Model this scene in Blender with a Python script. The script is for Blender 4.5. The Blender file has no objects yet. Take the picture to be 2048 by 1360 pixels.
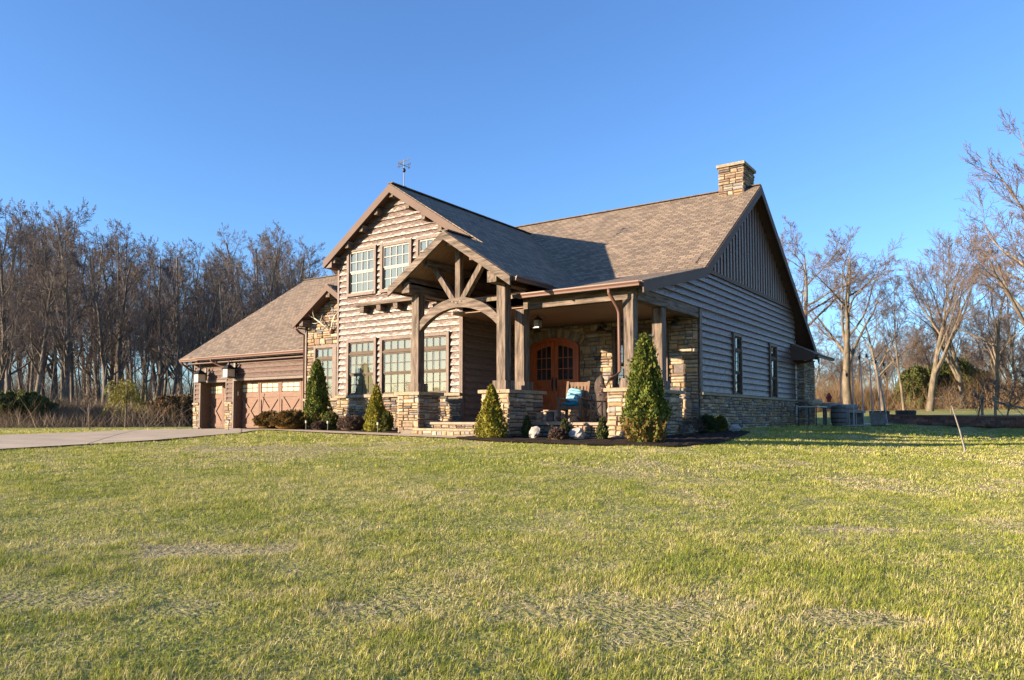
import bpy, math, random
import numpy as np
from mathutils import Vector, Matrix

R = math.radians
sc = bpy.context.scene
COL = sc.collection

# ------------------------------------------------------------------ camera
cam = bpy.data.cameras.new('camera')
cam.sensor_width = 36.0
cam.lens = 26.385
cam.shift_y = 0.039
cam.clip_start = 0.1
cam.clip_end = 2000
camo = bpy.data.objects.new('camera', cam)
COL.objects.link(camo)
camo.location = (0, 0, 0.40)
camo.rotation_euler = (R(92.9), 0, R(34.7))
sc.camera = camo

# ------------------------------------------------------------------ sky, sun, exposure
SUN_AZ, SUN_EL = 37.5, 11.0           # sun stands in front-left of the house, low
world = bpy.data.worlds.new('World')
sc.world = world
world.use_nodes = True
wn = world.node_tree
sky = wn.nodes.new('ShaderNodeTexSky')
sky.sky_type = 'NISHITA'
sky.sun_disc = False
sky.sun_elevation = R(SUN_EL)
sky.sun_rotation = R(180 + SUN_AZ)
sky.altitude = 200
sky.air_density = 1.0
sky.dust_density = 0.3
sky.ozone_density = 3.0
hsv = wn.nodes.new('ShaderNodeMix')
hsv.data_type = 'RGBA'
hsv.blend_type = 'MULTIPLY'
hsv.inputs[0].default_value = 1
hsv.inputs[7].default_value = (0.57, 0.70, 0.90, 1)
wn.links.new(sky.outputs[0], hsv.inputs[6])
wn.links.new(hsv.outputs[2], wn.nodes['Background'].inputs[0])
wn.nodes['Background'].inputs[1].default_value = 0.09
sl = bpy.data.lights.new('sun', 'SUN')
sl.energy = 3.7
sl.angle = R(0.5)
sl.color = (1.0, 0.81, 0.58)
so = bpy.data.objects.new('sun', sl)
COL.objects.link(so)
sd = Vector((math.sin(R(SUN_AZ)) * math.cos(R(SUN_EL)), math.cos(R(SUN_AZ)) * math.cos(R(SUN_EL)), -math.sin(R(SUN_EL))))
so.rotation_euler = sd.to_track_quat('-Z', 'Y').to_euler()
so.location = (-30, -30, 20)
sc.view_settings.view_transform = 'Standard'
sc.view_settings.look = 'None'
sc.view_settings.gamma = 1
sc.view_settings.use_curve_mapping = False
sc.view_settings.exposure = 2.1
sc.render.engine = 'CYCLES'
sc.cycles.max_bounces = 8
sc.cycles.transparent_max_bounces = 12
sc.cycles.caustics_reflective = False
sc.cycles.caustics_refractive = False

# ------------------------------------------------------------------ helpers
def tag(o, label=None, cat=None, group=None, kind=None):
    if label: o['label'] = label
    if cat: o['category'] = cat
    if group: o['group'] = group
    if kind: o['kind'] = kind
    return o

def empty(name, loc=(0, 0, 0), rz=0.0, label=None, cat=None, group=None):
    o = bpy.data.objects.new(name, None)
    o.empty_display_size = 0.3
    COL.objects.link(o)
    o.location = loc
    o.rotation_euler = (0, 0, rz)
    return tag(o, label, cat, group)

def link(name, me, parent=None, inv=None):
    o = bpy.data.objects.new(name, me)
    COL.objects.link(o)
    if parent is not None:
        o.parent = parent
        if inv is not None:
            o.matrix_parent_inverse = inv
    return o

def copy_tree(o, parent=None):
    c = o.copy()
    COL.objects.link(c)
    if parent is not None:
        c.parent = parent
    for ch in [x for x in o.children]:
        copy_tree(ch, c)
    return c

class MB:
    """collects faces, builds one mesh"""
    def __init__(s):
        s.v, s.f, s.m = [], [], []
    def add(s, vs, fs, m=0):
        k = len(s.v)
        s.v += [tuple(p) for p in vs]
        for f in fs:
            s.f.append(tuple(i + k for i in f)); s.m.append(m)
    def hexa(s, p, m=0):
        s.add(p, [(0, 3, 2, 1), (4, 5, 6, 7), (0, 1, 5, 4), (1, 2, 6, 5), (2, 3, 7, 6), (3, 0, 4, 7)], m)
    def box(s, a, b, m=0):
        x0, x1 = min(a[0], b[0]), max(a[0], b[0]); y0, y1 = min(a[1], b[1]), max(a[1], b[1]); z0, z1 = min(a[2], b[2]), max(a[2], b[2])
        s.hexa([(x0, y0, z0), (x1, y0, z0), (x1, y1, z0), (x0, y1, z0), (x0, y0, z1), (x1, y0, z1), (x1, y1, z1), (x0, y1, z1)], m)
    def bar(s, p, q, w, h, up=(0, 0, 1), m=0):
        p, q = Vector(p), Vector(q); d = (q - p).normalized(); up = Vector(up)
        x = d.cross(up)
        if x.length < 1e-4: x = d.cross(Vector((1, 0, 0)))
        x.normalize(); y = x.cross(d)
        a, b = x * w / 2, y * h / 2
        s.hexa([p - a - b, p + a - b, p + a + b, p - a + b, q - a - b, q + a - b, q + a + b, q - a + b], m)
    def tube(s, pts, rad, n=6, m=0, cap=True):
        pts = [Vector(p) for p in pts]
        if not hasattr(rad, '__len__'): rad = [rad] * len(pts)
        k = len(s.v); ref = Vector((0.31, 0.17, 0.93))
        for i, p in enumerate(pts):
            d = (pts[min(i + 1, len(pts) - 1)] - pts[max(i - 1, 0)])
            if d.length < 1e-9: d = Vector((0, 0, 1))
            d.normalize()
            a = d.cross(ref if abs(d.dot(ref)) < 0.95 else Vector((1, 0, 0))).normalized(); b = d.cross(a)
            for j in range(n):
                t = 2 * math.pi * j / n
                s.v.append(tuple(p + (a * math.cos(t) + b * math.sin(t)) * rad[i]))
        for i in range(len(pts) - 1):
            for j in range(n):
                j2 = (j + 1) % n
                s.f.append((k + i * n + j, k + i * n + j2, k + (i + 1) * n + j2, k + (i + 1) * n + j)); s.m.append(m)
        if cap:
            s.f.append(tuple(k + j for j in range(n))[::-1]); s.m.append(m)
            e = k + (len(pts) - 1) * n
            s.f.append(tuple(e + j for j in range(n))); s.m.append(m)
    def lathe(s, prof, n=16, c=(0, 0, 0), m=0):
        k = len(s.v)
        for r, z in prof:
            for j in range(n):
                t = 2 * math.pi * j / n
                s.v.append((c[0] + r * math.cos(t), c[1] + r * math.sin(t), c[2] + z))
        for i in range(len(prof) - 1):
            for j in range(n):
                j2 = (j + 1) % n
                s.f.append((k + i * n + j, k + i * n + j2, k + (i + 1) * n + j2, k + (i + 1) * n + j)); s.m.append(m)
        s.f.append(tuple(k + j for j in range(n))[::-1]); s.m.append(m)
        e = k + (len(prof) - 1) * n
        s.f.append(tuple(e + j for j in range(n))); s.m.append(m)
    def mesh(s, name, mats, smooth=False):
        me = bpy.data.meshes.new(name)
        me.from_pydata(s.v, [], s.f)
        if not isinstance(mats, (list, tuple)): mats = [mats]
        for x in mats: me.materials.append(x)
        if len(mats) > 1: me.polygons.foreach_set('material_index', s.m)
        if smooth: me.polygons.foreach_set('use_smooth', [True] * len(s.f))
        me.update()
        return me
    def build(s, name, mats, parent=None, inv=None, smooth=False):
        return link(name, s.mesh(name, mats, smooth), parent, inv)

def np_mesh(name, V, F, mat, tint=None, smooth=False):
    """V (n,3), F (m,k) numpy"""
    me = bpy.data.meshes.new(name)
    n, (m, k) = len(V), F.shape
    me.vertices.add(n); me.vertices.foreach_set('co', V.astype(np.float32).ravel())
    me.loops.add(m * k); me.loops.foreach_set('vertex_index', F.astype(np.int32).ravel())
    me.polygons.add(m)
    me.polygons.foreach_set('loop_start', np.arange(0, m * k, k, dtype=np.int32))
    if tint is not None:
        a = me.color_attributes.new('tint', 'FLOAT_COLOR', 'POINT')
        c = np.ones((n, 4), np.float32); c[:, :3] = tint
        a.data.foreach_set('color', c.ravel())
    if smooth: me.polygons.foreach_set('use_smooth', np.ones(m, bool))
    me.materials.append(mat)
    me.update(calc_edges=True)
    return me

# ------------------------------------------------------------------ materials
def newmat(name):
    m = bpy.data.materials.new(name); m.use_nodes = True
    return m, m.node_tree, m.node_tree.nodes['Principled BSDF']

def mat(name, col, rough=0.75, spec=0.3, var=0.25, scale=6.0, stretch=(1, 1, 1), bump=0.0, bscale=None, metal=0.0, objvar=0.0, col2=None):
    m, t, b = newmat(name)
    N, L = t.nodes, t.links
    geo = N.new('ShaderNodeNewGeometry'); mp = N.new('ShaderNodeMapping')
    mp.inputs['Scale'].default_value = stretch
    L.new(geo.outputs['Position'], mp.inputs['Vector'])
    nz = N.new('ShaderNodeTexNoise'); nz.inputs['Scale'].default_value = scale; nz.inputs['Detail'].default_value = 6; nz.inputs['Roughness'].default_value = 0.62
    L.new(mp.outputs[0], nz.inputs['Vector'])
    rp = N.new('ShaderNodeValToRGB')
    c2 = col2 or tuple(min(1, c * (1 + var)) for c in col)
    rp.color_ramp.elements[0].position = 0.30; rp.color_ramp.elements[1].position = 0.70
    rp.color_ramp.elements[0].color = tuple(c * (1 - var) for c in col) + (1,)
    rp.color_ramp.elements[1].color = tuple(c2) + (1,)
    L.new(nz.outputs[0], rp.inputs[0])
    src = rp.outputs[0]
    if objvar:
        oi = N.new('ShaderNodeObjectInfo'); mr = N.new('ShaderNodeMapRange')
        mr.inputs[3].default_value = 1 - objvar; mr.inputs[4].default_value = 1 + objvar
        L.new(oi.outputs['Random'], mr.inputs[0])
        hs = N.new('ShaderNodeHueSaturation'); L.new(mr.outputs[0], hs.inputs['Value']); L.new(src, hs.inputs['Color'])
        src = hs.outputs[0]
    L.new(src, b.inputs['Base Color'])
    b.inputs['Roughness'].default_value = rough
    b.inputs['Specular IOR Level'].default_value = spec
    b.inputs['Metallic'].default_value = metal
    if bump:
        n2 = N.new('ShaderNodeTexNoise'); n2.inputs['Scale'].default_value = bscale or scale * 3; n2.inputs['Detail'].default_value = 5
        L.new(mp.outputs[0], n2.inputs['Vector'])
        bp = N.new('ShaderNodeBump'); bp.inputs['Strength'].default_value = bump; bp.inputs['Distance'].default_value = 0.02
        L.new(n2.outputs[0], bp.inputs['Height']); L.new(bp.outputs[0], b.inputs['Normal'])
    return m

def tintmat(name, rough=0.8, trans=0.0, spec=0.2):
    m, t, b = newmat(name)
    at = t.nodes.new('ShaderNodeAttribute'); at.attribute_name = 'tint'
    t.links.new(at.outputs['Color'], b.inputs['Base Color'])
    b.inputs['Roughness'].default_value = rough
    b.inputs['Specular IOR Level'].default_value = spec
    if trans:
        tr = t.nodes.new('ShaderNodeBsdfTranslucent'); mx = t.nodes.new('ShaderNodeMixShader'); mx.inputs[0].default_value = trans
        t.links.new(at.outputs['Color'], tr.inputs['Color'])
        t.links.new(b.outputs[0], mx.inputs[1]); t.links.new(tr.outputs[0], mx.inputs[2])
        t.links.new(mx.outputs[0], t.nodes['Material Output'].inputs['Surface'])
    return m

def siding_mat(name, col, rough=.42, spec=.6):
    m, t, b = newmat(name); N, L = t.nodes, t.links
    geo = N.new('ShaderNodeNewGeometry'); sp = N.new('ShaderNodeSeparateXYZ'); L.new(geo.outputs['Position'], sp.inputs[0])
    ad = N.new('ShaderNodeMath'); ad.operation = 'ADD'; L.new(sp.outputs[0], ad.inputs[0]); L.new(sp.outputs[1], ad.inputs[1])
    cb = N.new('ShaderNodeCombineXYZ'); L.new(ad.outputs[0], cb.inputs[0]); L.new(sp.outputs[2], cb.inputs[1])
    mp = N.new('ShaderNodeMapping'); mp.inputs['Scale'].default_value = (5.5, 7.5, 1); mp.inputs['Rotation'].default_value = (0, 0, 0.5); L.new(cb.outputs[0], mp.inputs['Vector'])
    nz0 = N.new('ShaderNodeTexNoise'); nz0.inputs['Scale'].default_value = 2.2; L.new(mp.outputs[0], nz0.inputs['Vector'])
    mx = N.new('ShaderNodeMix'); mx.data_type = 'VECTOR'; mx.inputs[0].default_value = 0.25
    L.new(mp.outputs[0], mx.inputs[4]); L.new(nz0.outputs['Color'], mx.inputs[5])
    vo = N.new('ShaderNodeTexVoronoi'); vo.inputs['Scale'].default_value = 1.3; vo.feature = 'F1'
    L.new(mx.outputs[1], vo.inputs['Vector'])
    nz = N.new('ShaderNodeTexNoise'); nz.inputs['Scale'].default_value = 3.5; nz.inputs['Detail'].default_value = 6
    L.new(mp.outputs[0], nz.inputs['Vector'])
    hh = N.new('ShaderNodeMath'); hh.operation = 'MULTIPLY_ADD'; hh.inputs[1].default_value = 0.5
    L.new(nz.outputs[0], hh.inputs[0]); L.new(vo.outputs['Distance'], hh.inputs[2])
    bp = N.new('ShaderNodeBump'); bp.inputs['Strength'].default_value = 0.6; bp.inputs['Distance'].default_value = 0.03
    L.new(hh.outputs[0], bp.inputs['Height']); L.new(bp.outputs[0], b.inputs['Normal'])
    rp = N.new('ShaderNodeValToRGB'); rp.color_ramp.elements[0].position = 0.3; rp.color_ramp.elements[1].position = 0.75
    rp.color_ramp.elements[0].color = tuple(c * 0.72 for c in col) + (1,); rp.color_ramp.elements[1].color = tuple(c * 1.3 for c in col) + (1,)
    L.new(nz.outputs[0], rp.inputs[0])
    oi = N.new('ShaderNodeObjectInfo'); mr = N.new('ShaderNodeMapRange'); mr.inputs[3].default_value = 0.88; mr.inputs[4].default_value = 1.12
    L.new(oi.outputs['Random'], mr.inputs[0])
    hs = N.new('ShaderNodeHueSaturation'); L.new(mr.outputs[0], hs.inputs['Value']); L.new(rp.outputs[0], hs.inputs['Color'])
    L.new(hs.outputs[0], b.inputs['Base Color'])
    b.inputs['Roughness'].default_value = rough
    b.inputs['Specular IOR Level'].default_value = spec
    return m

def shingle_mat():
    m, t, b = newmat('shingles'); N, L = t.nodes, t.links
    uv = N.new('ShaderNodeUVMap'); uv.uv_map = 'UVMap'
    br = N.new('ShaderNodeTexBrick')
    br.inputs['Color1'].default_value = (0.275, 0.205, 0.142, 1); br.inputs['Color2'].default_value = (0.138, 0.104, 0.077, 1)
    br.inputs['Mortar'].default_value = (0.06, 0.046, 0.038, 1)  # dark line colour paints the shadows of tab edges and courses
    br.inputs['Scale'].default_value = 1; br.inputs['Brick Width'].default_value = 0.24; br.inputs['Row Height'].default_value = 0.14
    br.inputs['Mortar Size'].default_value = 0.010; br.inputs['Mortar Smooth'].default_value = 0.3; br.inputs['Bias'].default_value = -0.1
    br.offset = 0.43
    L.new(uv.outputs[0], br.inputs['Vector'])
    nz = N.new('ShaderNodeTexNoise'); nz.inputs['Scale'].default_value = 0.9; nz.inputs['Detail'].default_value = 8; nz.inputs['Roughness'].default_value = 0.7
    L.new(uv.outputs[0], nz.inputs['Vector'])
    mr = N.new('ShaderNodeMapRange'); mr.inputs[1].default_value = 0.3; mr.inputs[2].default_value = 0.7; mr.inputs[3].default_value = 0.84; mr.inputs[4].default_value = 1.17
    L.new(nz.outputs[0], mr.inputs[0])
    gr = N.new('ShaderNodeTexNoise'); gr.inputs['Scale'].default_value = 60; L.new(uv.outputs[0], gr.inputs['Vector'])
    mr2 = N.new('ShaderNodeMapRange'); mr2.inputs[3].default_value = 0.75; mr2.inputs[4].default_value = 1.25; L.new(gr.outputs[0], mr2.inputs[0])
    mu = N.new('ShaderNodeMath'); mu.operation = 'MULTIPLY'; L.new(mr.outputs[0], mu.inputs[0]); L.new(mr2.outputs[0], mu.inputs[1])
    hs = N.new('ShaderNodeHueSaturation'); L.new(br.outputs['Color'], hs.inputs['Color']); L.new(mu.outputs[0], hs.inputs['Value'])
    L.new(hs.outputs[0], b.inputs['Base Color'])
    # course step: saw-tooth rising toward the butt edge of each course
    sp = N.new('ShaderNodeSeparateXYZ'); L.new(uv.outputs[0], sp.inputs[0])
    dv = N.new('ShaderNodeMath'); dv.operation = 'DIVIDE'; dv.inputs[1].default_value = 0.14; L.new(sp.outputs[1], dv.inputs[0])
    fr = N.new('ShaderNodeMath'); fr.operation = 'FRACT'; L.new(dv.outputs[0], fr.inputs[0])
    iv = N.new('ShaderNodeMath'); iv.operation = 'SUBTRACT'; iv.inputs[0].default_value = 1; L.new(fr.outputs[0], iv.inputs[1])
    ad = N.new('ShaderNodeMath'); ad.operation = 'SUBTRACT'; L.new(iv.outputs[0], ad.inputs[0]); L.new(br.outputs['Fac'], ad.inputs[1])
    bp = N.new('ShaderNodeBump'); bp.inputs['Strength'].default_value = 0.8; bp.inputs['Distance'].default_value = 0.015
    L.new(ad.outputs[0], bp.inputs['Height']); L.new(bp.outputs[0], b.inputs['Normal'])
    b.inputs['Roughness'].default_value = 0.85; b.inputs['Specular IOR Level'].default_value = 0.25
    return m

def glass_mat(name, tint=(0.90, 0.93, 0.89), refl=0.06):
    m, t, b = newmat(name); N, L = t.nodes, t.links
    tr = N.new('ShaderNodeBsdfTransparent'); tr.inputs[0].default_value = tint + (1,)
    gl = N.new('ShaderNodeBsdfGlossy'); gl.inputs['Roughness'].default_value = 0.02; gl.inputs[0].default_value = (1, 1, 1, 1)
    fr = N.new('ShaderNodeFresnel'); fr.inputs[0].default_value = 1.5
    ge = N.new('ShaderNodeNewGeometry'); iv = N.new('ShaderNodeMath'); iv.operation = 'SUBTRACT'; iv.inputs[0].default_value = 1; L.new(ge.outputs['Backfacing'], iv.inputs[1])
    a2 = N.new('ShaderNodeMath'); a2.operation = 'ADD'; a2.inputs[1].default_value = refl; a2.use_clamp = True; L.new(fr.outputs[0], a2.inputs[0])
    ad = N.new('ShaderNodeMath'); ad.operation = 'MULTIPLY'; L.new(a2.outputs[0], ad.inputs[0]); L.new(iv.outputs[0], ad.inputs[1])
    mx = N.new('ShaderNodeMixShader'); L.new(ad.outputs[0], mx.inputs[0]); L.new(tr.outputs[0], mx.inputs[1]); L.new(gl.outputs[0], mx.inputs[2])
    L.new(mx.outputs[0], N['Material Output'].inputs['Surface'])
    N.remove(b)
    return m

SIDING = siding_mat('hewn_siding', (0.145, 0.102, 0.084), .38, .34)
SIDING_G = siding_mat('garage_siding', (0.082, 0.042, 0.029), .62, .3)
TRIM = mat('trim_wood', (0.105, 0.066, 0.048), 0.55, 0.35, 0.35, 9, (1, 1, 1), 0.5, 40)
FASCIA = mat('fascia_metal', (0.105, 0.066, 0.050), 0.65, 0.2, 0.1, 2)
GUTTER = mat('gutter_metal', (0.115, 0.055, 0.036), 0.5, 0.35, 0.08, 2)
SOFFIT = mat('soffit_boards', (0.105, 0.06, 0.045), 0.6, 0.3, 0.2, 4)
TIM = {}
for ax, st in (('x', (0.12, 1, 1)), ('y', (1, 0.12, 1)), ('z', (1, 1, 0.12))):
    TIM[ax] = mat('timber_' + ax, (0.072, 0.050, 0.037), 0.75, 0.22, 0.65, 14, st, 1.0, 26, col2=(0.225, 0.168, 0.128))
SHINGLE = shingle_mat()
STONES = [mat('stone_' + n, c, 0.88, 0.2, 0.32, 9, (1, 1, 1), 0.55, 22, objvar=0.16) for n, c in (
    ('tan', (0.30, 0.222, 0.142)), ('buff', (0.35, 0.275, 0.19)), ('grey', (0.215, 0.193, 0.175)), ('brown', (0.205, 0.14, 0.098)),
    ('ochre', (0.30, 0.20, 0.108)), ('dark', (0.135, 0.11, 0.10)), ('cream', (0.40, 0.335, 0.245)))]
STONE_W = [26, 22, 14, 13, 12, 6, 9]
MORTAR = mat('stone_backing', (0.17, 0.14, 0.105), 0.95, 0.1, 0.3, 12)
CAPST = mat('cap_stone', (0.27, 0.215, 0.145), 0.9, 0.2, 0.3, 10, (1, 1, 1), 0.6, 30)
TREAD = mat('step_tread', (0.31, 0.22, 0.165), 0.8, 0.25, 0.2, 6, (1, 1, 1), 0.3)
PORCHFLOOR = mat('porch_floor', (0.42, 0.34, 0.26), 0.75, 0.3, 0.2, 5)
CEIL = mat('ceiling_boards', (0.27, 0.17, 0.11), 0.6, 0.3, 0.3, 8, (0.2, 3, 1))
SASH = mat('sash_paint', (0.25, 0.20, 0.145), 0.5, 0.4, 0.1, 5)
SASH_D = mat('sash_bronze', (0.095, 0.068, 0.048), 0.7, 0.15, 0.15, 5)
BLIND = mat('blind_cream', (0.185, 0.157, 0.10), 0.8, 0.2, 0.06, 3, (1, 1, 12))
BLIND_G = mat('blind_green', (0.16, 0.158, 0.130), 0.8, 0.2, 0.06, 3, (1, 1, 12))
DARKROOM = mat('dark_interior', (0.02, 0.02, 0.022), 0.9, 0.1, 0.3, 2)  # near-black colour standing in for the shade inside rooms
GLASS = glass_mat('window_glass')
FROST = mat('frosted_glass', (0.44, 0.385, 0.245), 0.25, 0.5, 0.05, 3)
DOORW = mat('mahogany', (0.42, 0.085, 0.015), 0.38, 0.5, 0.35, 10, (3, 1, 0.35), 0.15, 40)
GDOOR = mat('garage_door_wood', (0.150, 0.078, 0.048), 0.6, 0.25, 0.22, 7, (0.5, 1, 2), 0.25, 40)
BLACK = mat('black_iron', (0.018, 0.017, 0.017), 0.45, 0.5, 0.2, 10)
LANTGL = mat('lantern_glass', (0.52, 0.47, 0.33), 0.3, 0.5, 0.25, 8, (6, 6, 1))
CONC = mat('concrete', (0.58, 0.45, 0.30), 0.85, 0.25, 0.16, 1.2, (1, 1, 1), 0.25, 30)
def add_joints(m):
    t = m.node_tree; N, L = t.nodes, t.links; b = N['Principled BSDF']
    src = b.inputs['Base Color'].links[0].from_socket
    geo = N.new('ShaderNodeNewGeometry'); mp = N.new('ShaderNodeMapping'); mp.inputs['Rotation'].default_value = (0, 0, 0.62)
    L.new(geo.outputs['Position'], mp.inputs['Vector'])
    br = N.new('ShaderNodeTexBrick'); br.offset = 0; br.inputs['Scale'].default_value = 1; br.inputs['Brick Width'].default_value = 3.0; br.inputs['Row Height'].default_value = 3.0
    br.inputs['Mortar Size'].default_value = .022; br.inputs['Color1'].default_value = (1, 1, 1, 1); br.inputs['Color2'].default_value = (.88, .87, .86, 1); br.inputs['Mortar'].default_value = (.35, .33, .30, 1)
    L.new(mp.outputs[0], br.inputs['Vector'])
    mx = N.new('ShaderNodeMix'); mx.data_type = 'RGBA'; mx.blend_type = 'MULTIPLY'; mx.inputs[0].default_value = 1
    L.new(src, mx.inputs[6]); L.new(br.outputs['Color'], mx.inputs[7]); L.new(mx.outputs[2], b.inputs['Base Color'])
add_joints(CONC)
MULCH = mat('mulch', (0.040, 0.028, 0.022), 0.95, 0.1, 0.6, 30, (1, 1, 1), 1.0, 60)
ROCKW = mat('white_rock', (0.30, 0.28, 0.26), 0.85, 0.25, 0.4, 5, (1, 1, 1), 0.8, 14)
TEAL = mat('teal_cushion', (0.006, 0.20, 0.30), 0.8, 0.2, 0.12, 20)
CEDAR = mat('chair_wood', (0.16, 0.095, 0.058), 0.7, 0.3, 0.35, 12, (1, 1, 0.2), 0.3, 40)
BARK = mat('bark', (0.130, 0.110, 0.090), 0.95, 0.1, 0.5, 5, (1, 1, 0.25), 0.8, 14, objvar=0.2)
BARK_L = mat('pale_bark', (0.150, 0.120, 0.085), 0.95, 0.1, 0.5, 5, (1, 1, 0.25), 0.8, 14, objvar=0.12)
TWIG = mat('twigs', (0.130, 0.108, 0.100), 0.95, 0.1, 0.3, 1, objvar=0.2)
TWIG_L = mat('pale_twigs', (0.135, 0.102, 0.085), 0.95, 0.1, 0.3, 1, objvar=0.15)
FOL = tintmat('foliage', 0.7, 0.22)
GRASS = tintmat('grass_blades', 0.65, 0.30, 0.25)
STEM = mat('shrub_stem', (0.11, 0.075, 0.05), 0.9, 0.1)

# ------------------------------------------------------------------ terrain
def sstep(a, b, x):
    t = np.clip((x - a) / (b - a), 0, 1)
    return t * t * (3 - 2 * t)

def zg_np(x, y):
    r = np.hypot(x, y)
    z = -np.power(np.clip(1 - r / 26.0, 0, 1), 1.5)
    z = z - 0.2 * sstep(22, 34, -x)
    z = z + 0.1 * sstep(20, 32, y) * sstep(-12, -7, x)
    z = z + 0.025 * np.maximum(0, y - 38) * sstep(-30, -16, x) * np.clip(120.0 / np.maximum(y, 120), 0, 1)
    s = ((x + 6) * 7.5 + (y - 41) * 9.6) / 12.18      # distance past the retaining wall
    z = z - 0.36 * sstep(-7.6, 0, x) * (1 - sstep(-.4, .1, s)) * sstep(4, 14, y)
    return z

def zg(x, y):
    return float(zg_np(np.array([float(x)]), np.array([float(y)]))[0])

def vnoise(x, y, s, seed=0):
    """cheap value noise 0..1"""
    x = x * s; y = y * s
    xi = np.floor(x).astype(np.int64); yi = np.floor(y).astype(np.int64)
    fx = x - xi; fy = y - yi
    fx = fx * fx * (3 - 2 * fx); fy = fy * fy * (3 - 2 * fy)
    def h(a, b):
        n = (a * 374761393 + b * 668265263 + seed * 1442695041) & 0x7fffffff
        n = ((n ^ (n >> 13)) * 1274126177) & 0x7fffffff
        return ((n ^ (n >> 16)) & 0xffff) / 65535.0
    return (h(xi, yi) * (1 - fx) + h(xi + 1, yi) * fx) * (1 - fy) + (h(xi, yi + 1) * (1 - fx) + h(xi + 1, yi + 1) * fx) * fy

def ground_mat():
    m, t, b = newmat('lawn_ground'); N, L = t.nodes, t.links
    geo = N.new('ShaderNodeNewGeometry')
    def nz(s, d=6):
        n = N.new('ShaderNodeTexNoise'); n.inputs['Scale'].default_value = s; n.inputs['Detail'].default_value = d
        L.new(geo.outputs['Position'], n.inputs['Vector']); return n
    a = nz(0.5); f = nz(22, 4); f2 = nz(4, 5)
    def ramp(c0, c1, p0, p1, src):
        r = N.new('ShaderNodeValToRGB'); e = r.color_ramp.elements
        e[0].position, e[1].position = p0, p1; e[0].color = c0 + (1,); e[1].color = c1 + (1,); L.new(src.outputs[0], r.inputs[0]); return r
    g = ramp((0.19, 0.195, 0.05), (0.34, 0.32, 0.10), 0.3, 0.7, f)
    tn = ramp((0.34, 0.28, 0.14), (0.47, 0.39, 0.22), 0.3, 0.7, f)
    k = ramp((0, 0, 0), (1, 1, 1), 0.52, 0.68, a)
    mx = N.new('ShaderNodeMix'); mx.data_type = 'RGBA'
    L.new(k.outputs[0], mx.inputs[0]); L.new(g.outputs[0], mx.inputs[6]); L.new(tn.outputs[0], mx.inputs[7])
    L.new(mx.outputs[2], b.inputs['Base Color'])
    bp = N.new('ShaderNodeBump'); bp.inputs['Strength'].default_value = 1; bp.inputs['Distance'].default_value = 0.06
    L.new(f.outputs[0], bp.inputs['Height']); L.new(bp.outputs[0], b.inputs['Normal'])
    b.inputs['Roughness'].default_value = 0.95; b.inputs['Specular IOR Level'].default_value = 0.1
    return m

def polar_sheet(name, radii, nth, mat_):
    th = np.linspace(0, 2 * np.pi, nth, endpoint=False)
    rr = np.array(radii)
    X = (rr[:, None] * np.cos(th)).ravel(); Y = (rr[:, None] * np.sin(th)).ravel()
    V = np.stack([X, Y, zg_np(X, Y)], 1)
    V = np.vstack([V, [[0, 0, zg(0, 0)]]])
    n = len(rr); F = []
    i, j = np.meshgrid(np.arange(n - 1), np.arange(nth), indexing='ij'); j2 = (j + 1) % nth
    F = np.stack([i * nth + j, (i + 1) * nth + j, (i + 1) * nth + j2, i * nth + j2], -1).reshape(-1, 4)
    c = len(V) - 1
    me = bpy.data.meshes.new(name)
    faces = [tuple(f) for f in F.tolist()] + [(c, int(q), int((q + 1) % nth)) for q in range(nth)]
    me.from_pydata(V.tolist(), [], faces); me.materials.append(mat_); me.update()
    return link(name, me)

radii = [0.5 + 0.5 * i for i in range(100)] + [51 + 1.6 ** (0.5 * i) * 2 for i in range(26)]
lawn = polar_sheet('lawn', radii, 240, ground_mat())
tag(lawn, 'wide lawn of short spring grass with tan bare patches', 'lawn', kind='structure')

def strip(name, left, right, mat_, lift, nsub=14, ncross=10, bumpy=0.0, seed=1):
    """sheet between two polylines laid on the terrain"""
    def resample(pl):
        pl = [Vector((p[0], p[1])) for p in pl]
        d = [0]
        for a, b in zip(pl, pl[1:]): d.append(d[-1] + (b - a).length)
        out = []
        for k in range(nsub + 1):
            s = d[-1] * k / nsub
            for i in range(len(pl) - 1):
                if s <= d[i + 1] + 1e-9:
                    t = (s - d[i]) / max(1e-9, d[i + 1] - d[i]); out.append(pl[i].lerp(pl[i + 1], t)); break
        return out
    A, B = resample(left), resample(right)
    rng = random.Random(seed)
    V, F = [], []
    for a, b in zip(A, B):
        for k in range(ncross + 1):
            p = a.lerp(b, k / ncross)
            e = k in (0, ncross)
            V.append((p.x, p.y, zg(p.x, p.y) + lift + (0 if e else rng.uniform(0, bumpy))))
    w = ncross + 1
    for i in range(nsub):
        for k in range(ncross):
            F.append((i * w + k, i * w + k + 1, (i + 1) * w + k + 1, (i + 1) * w + k))
    me = bpy.data.meshes.new(name); me.from_pydata(V, [], F); me.materials.append(mat_); me.update()
    o = link(name, me)
    # face up
    if me.polygons[0].normal.z < 0: me.flip_normals()
    return tag(o, kind='structure')

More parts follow.
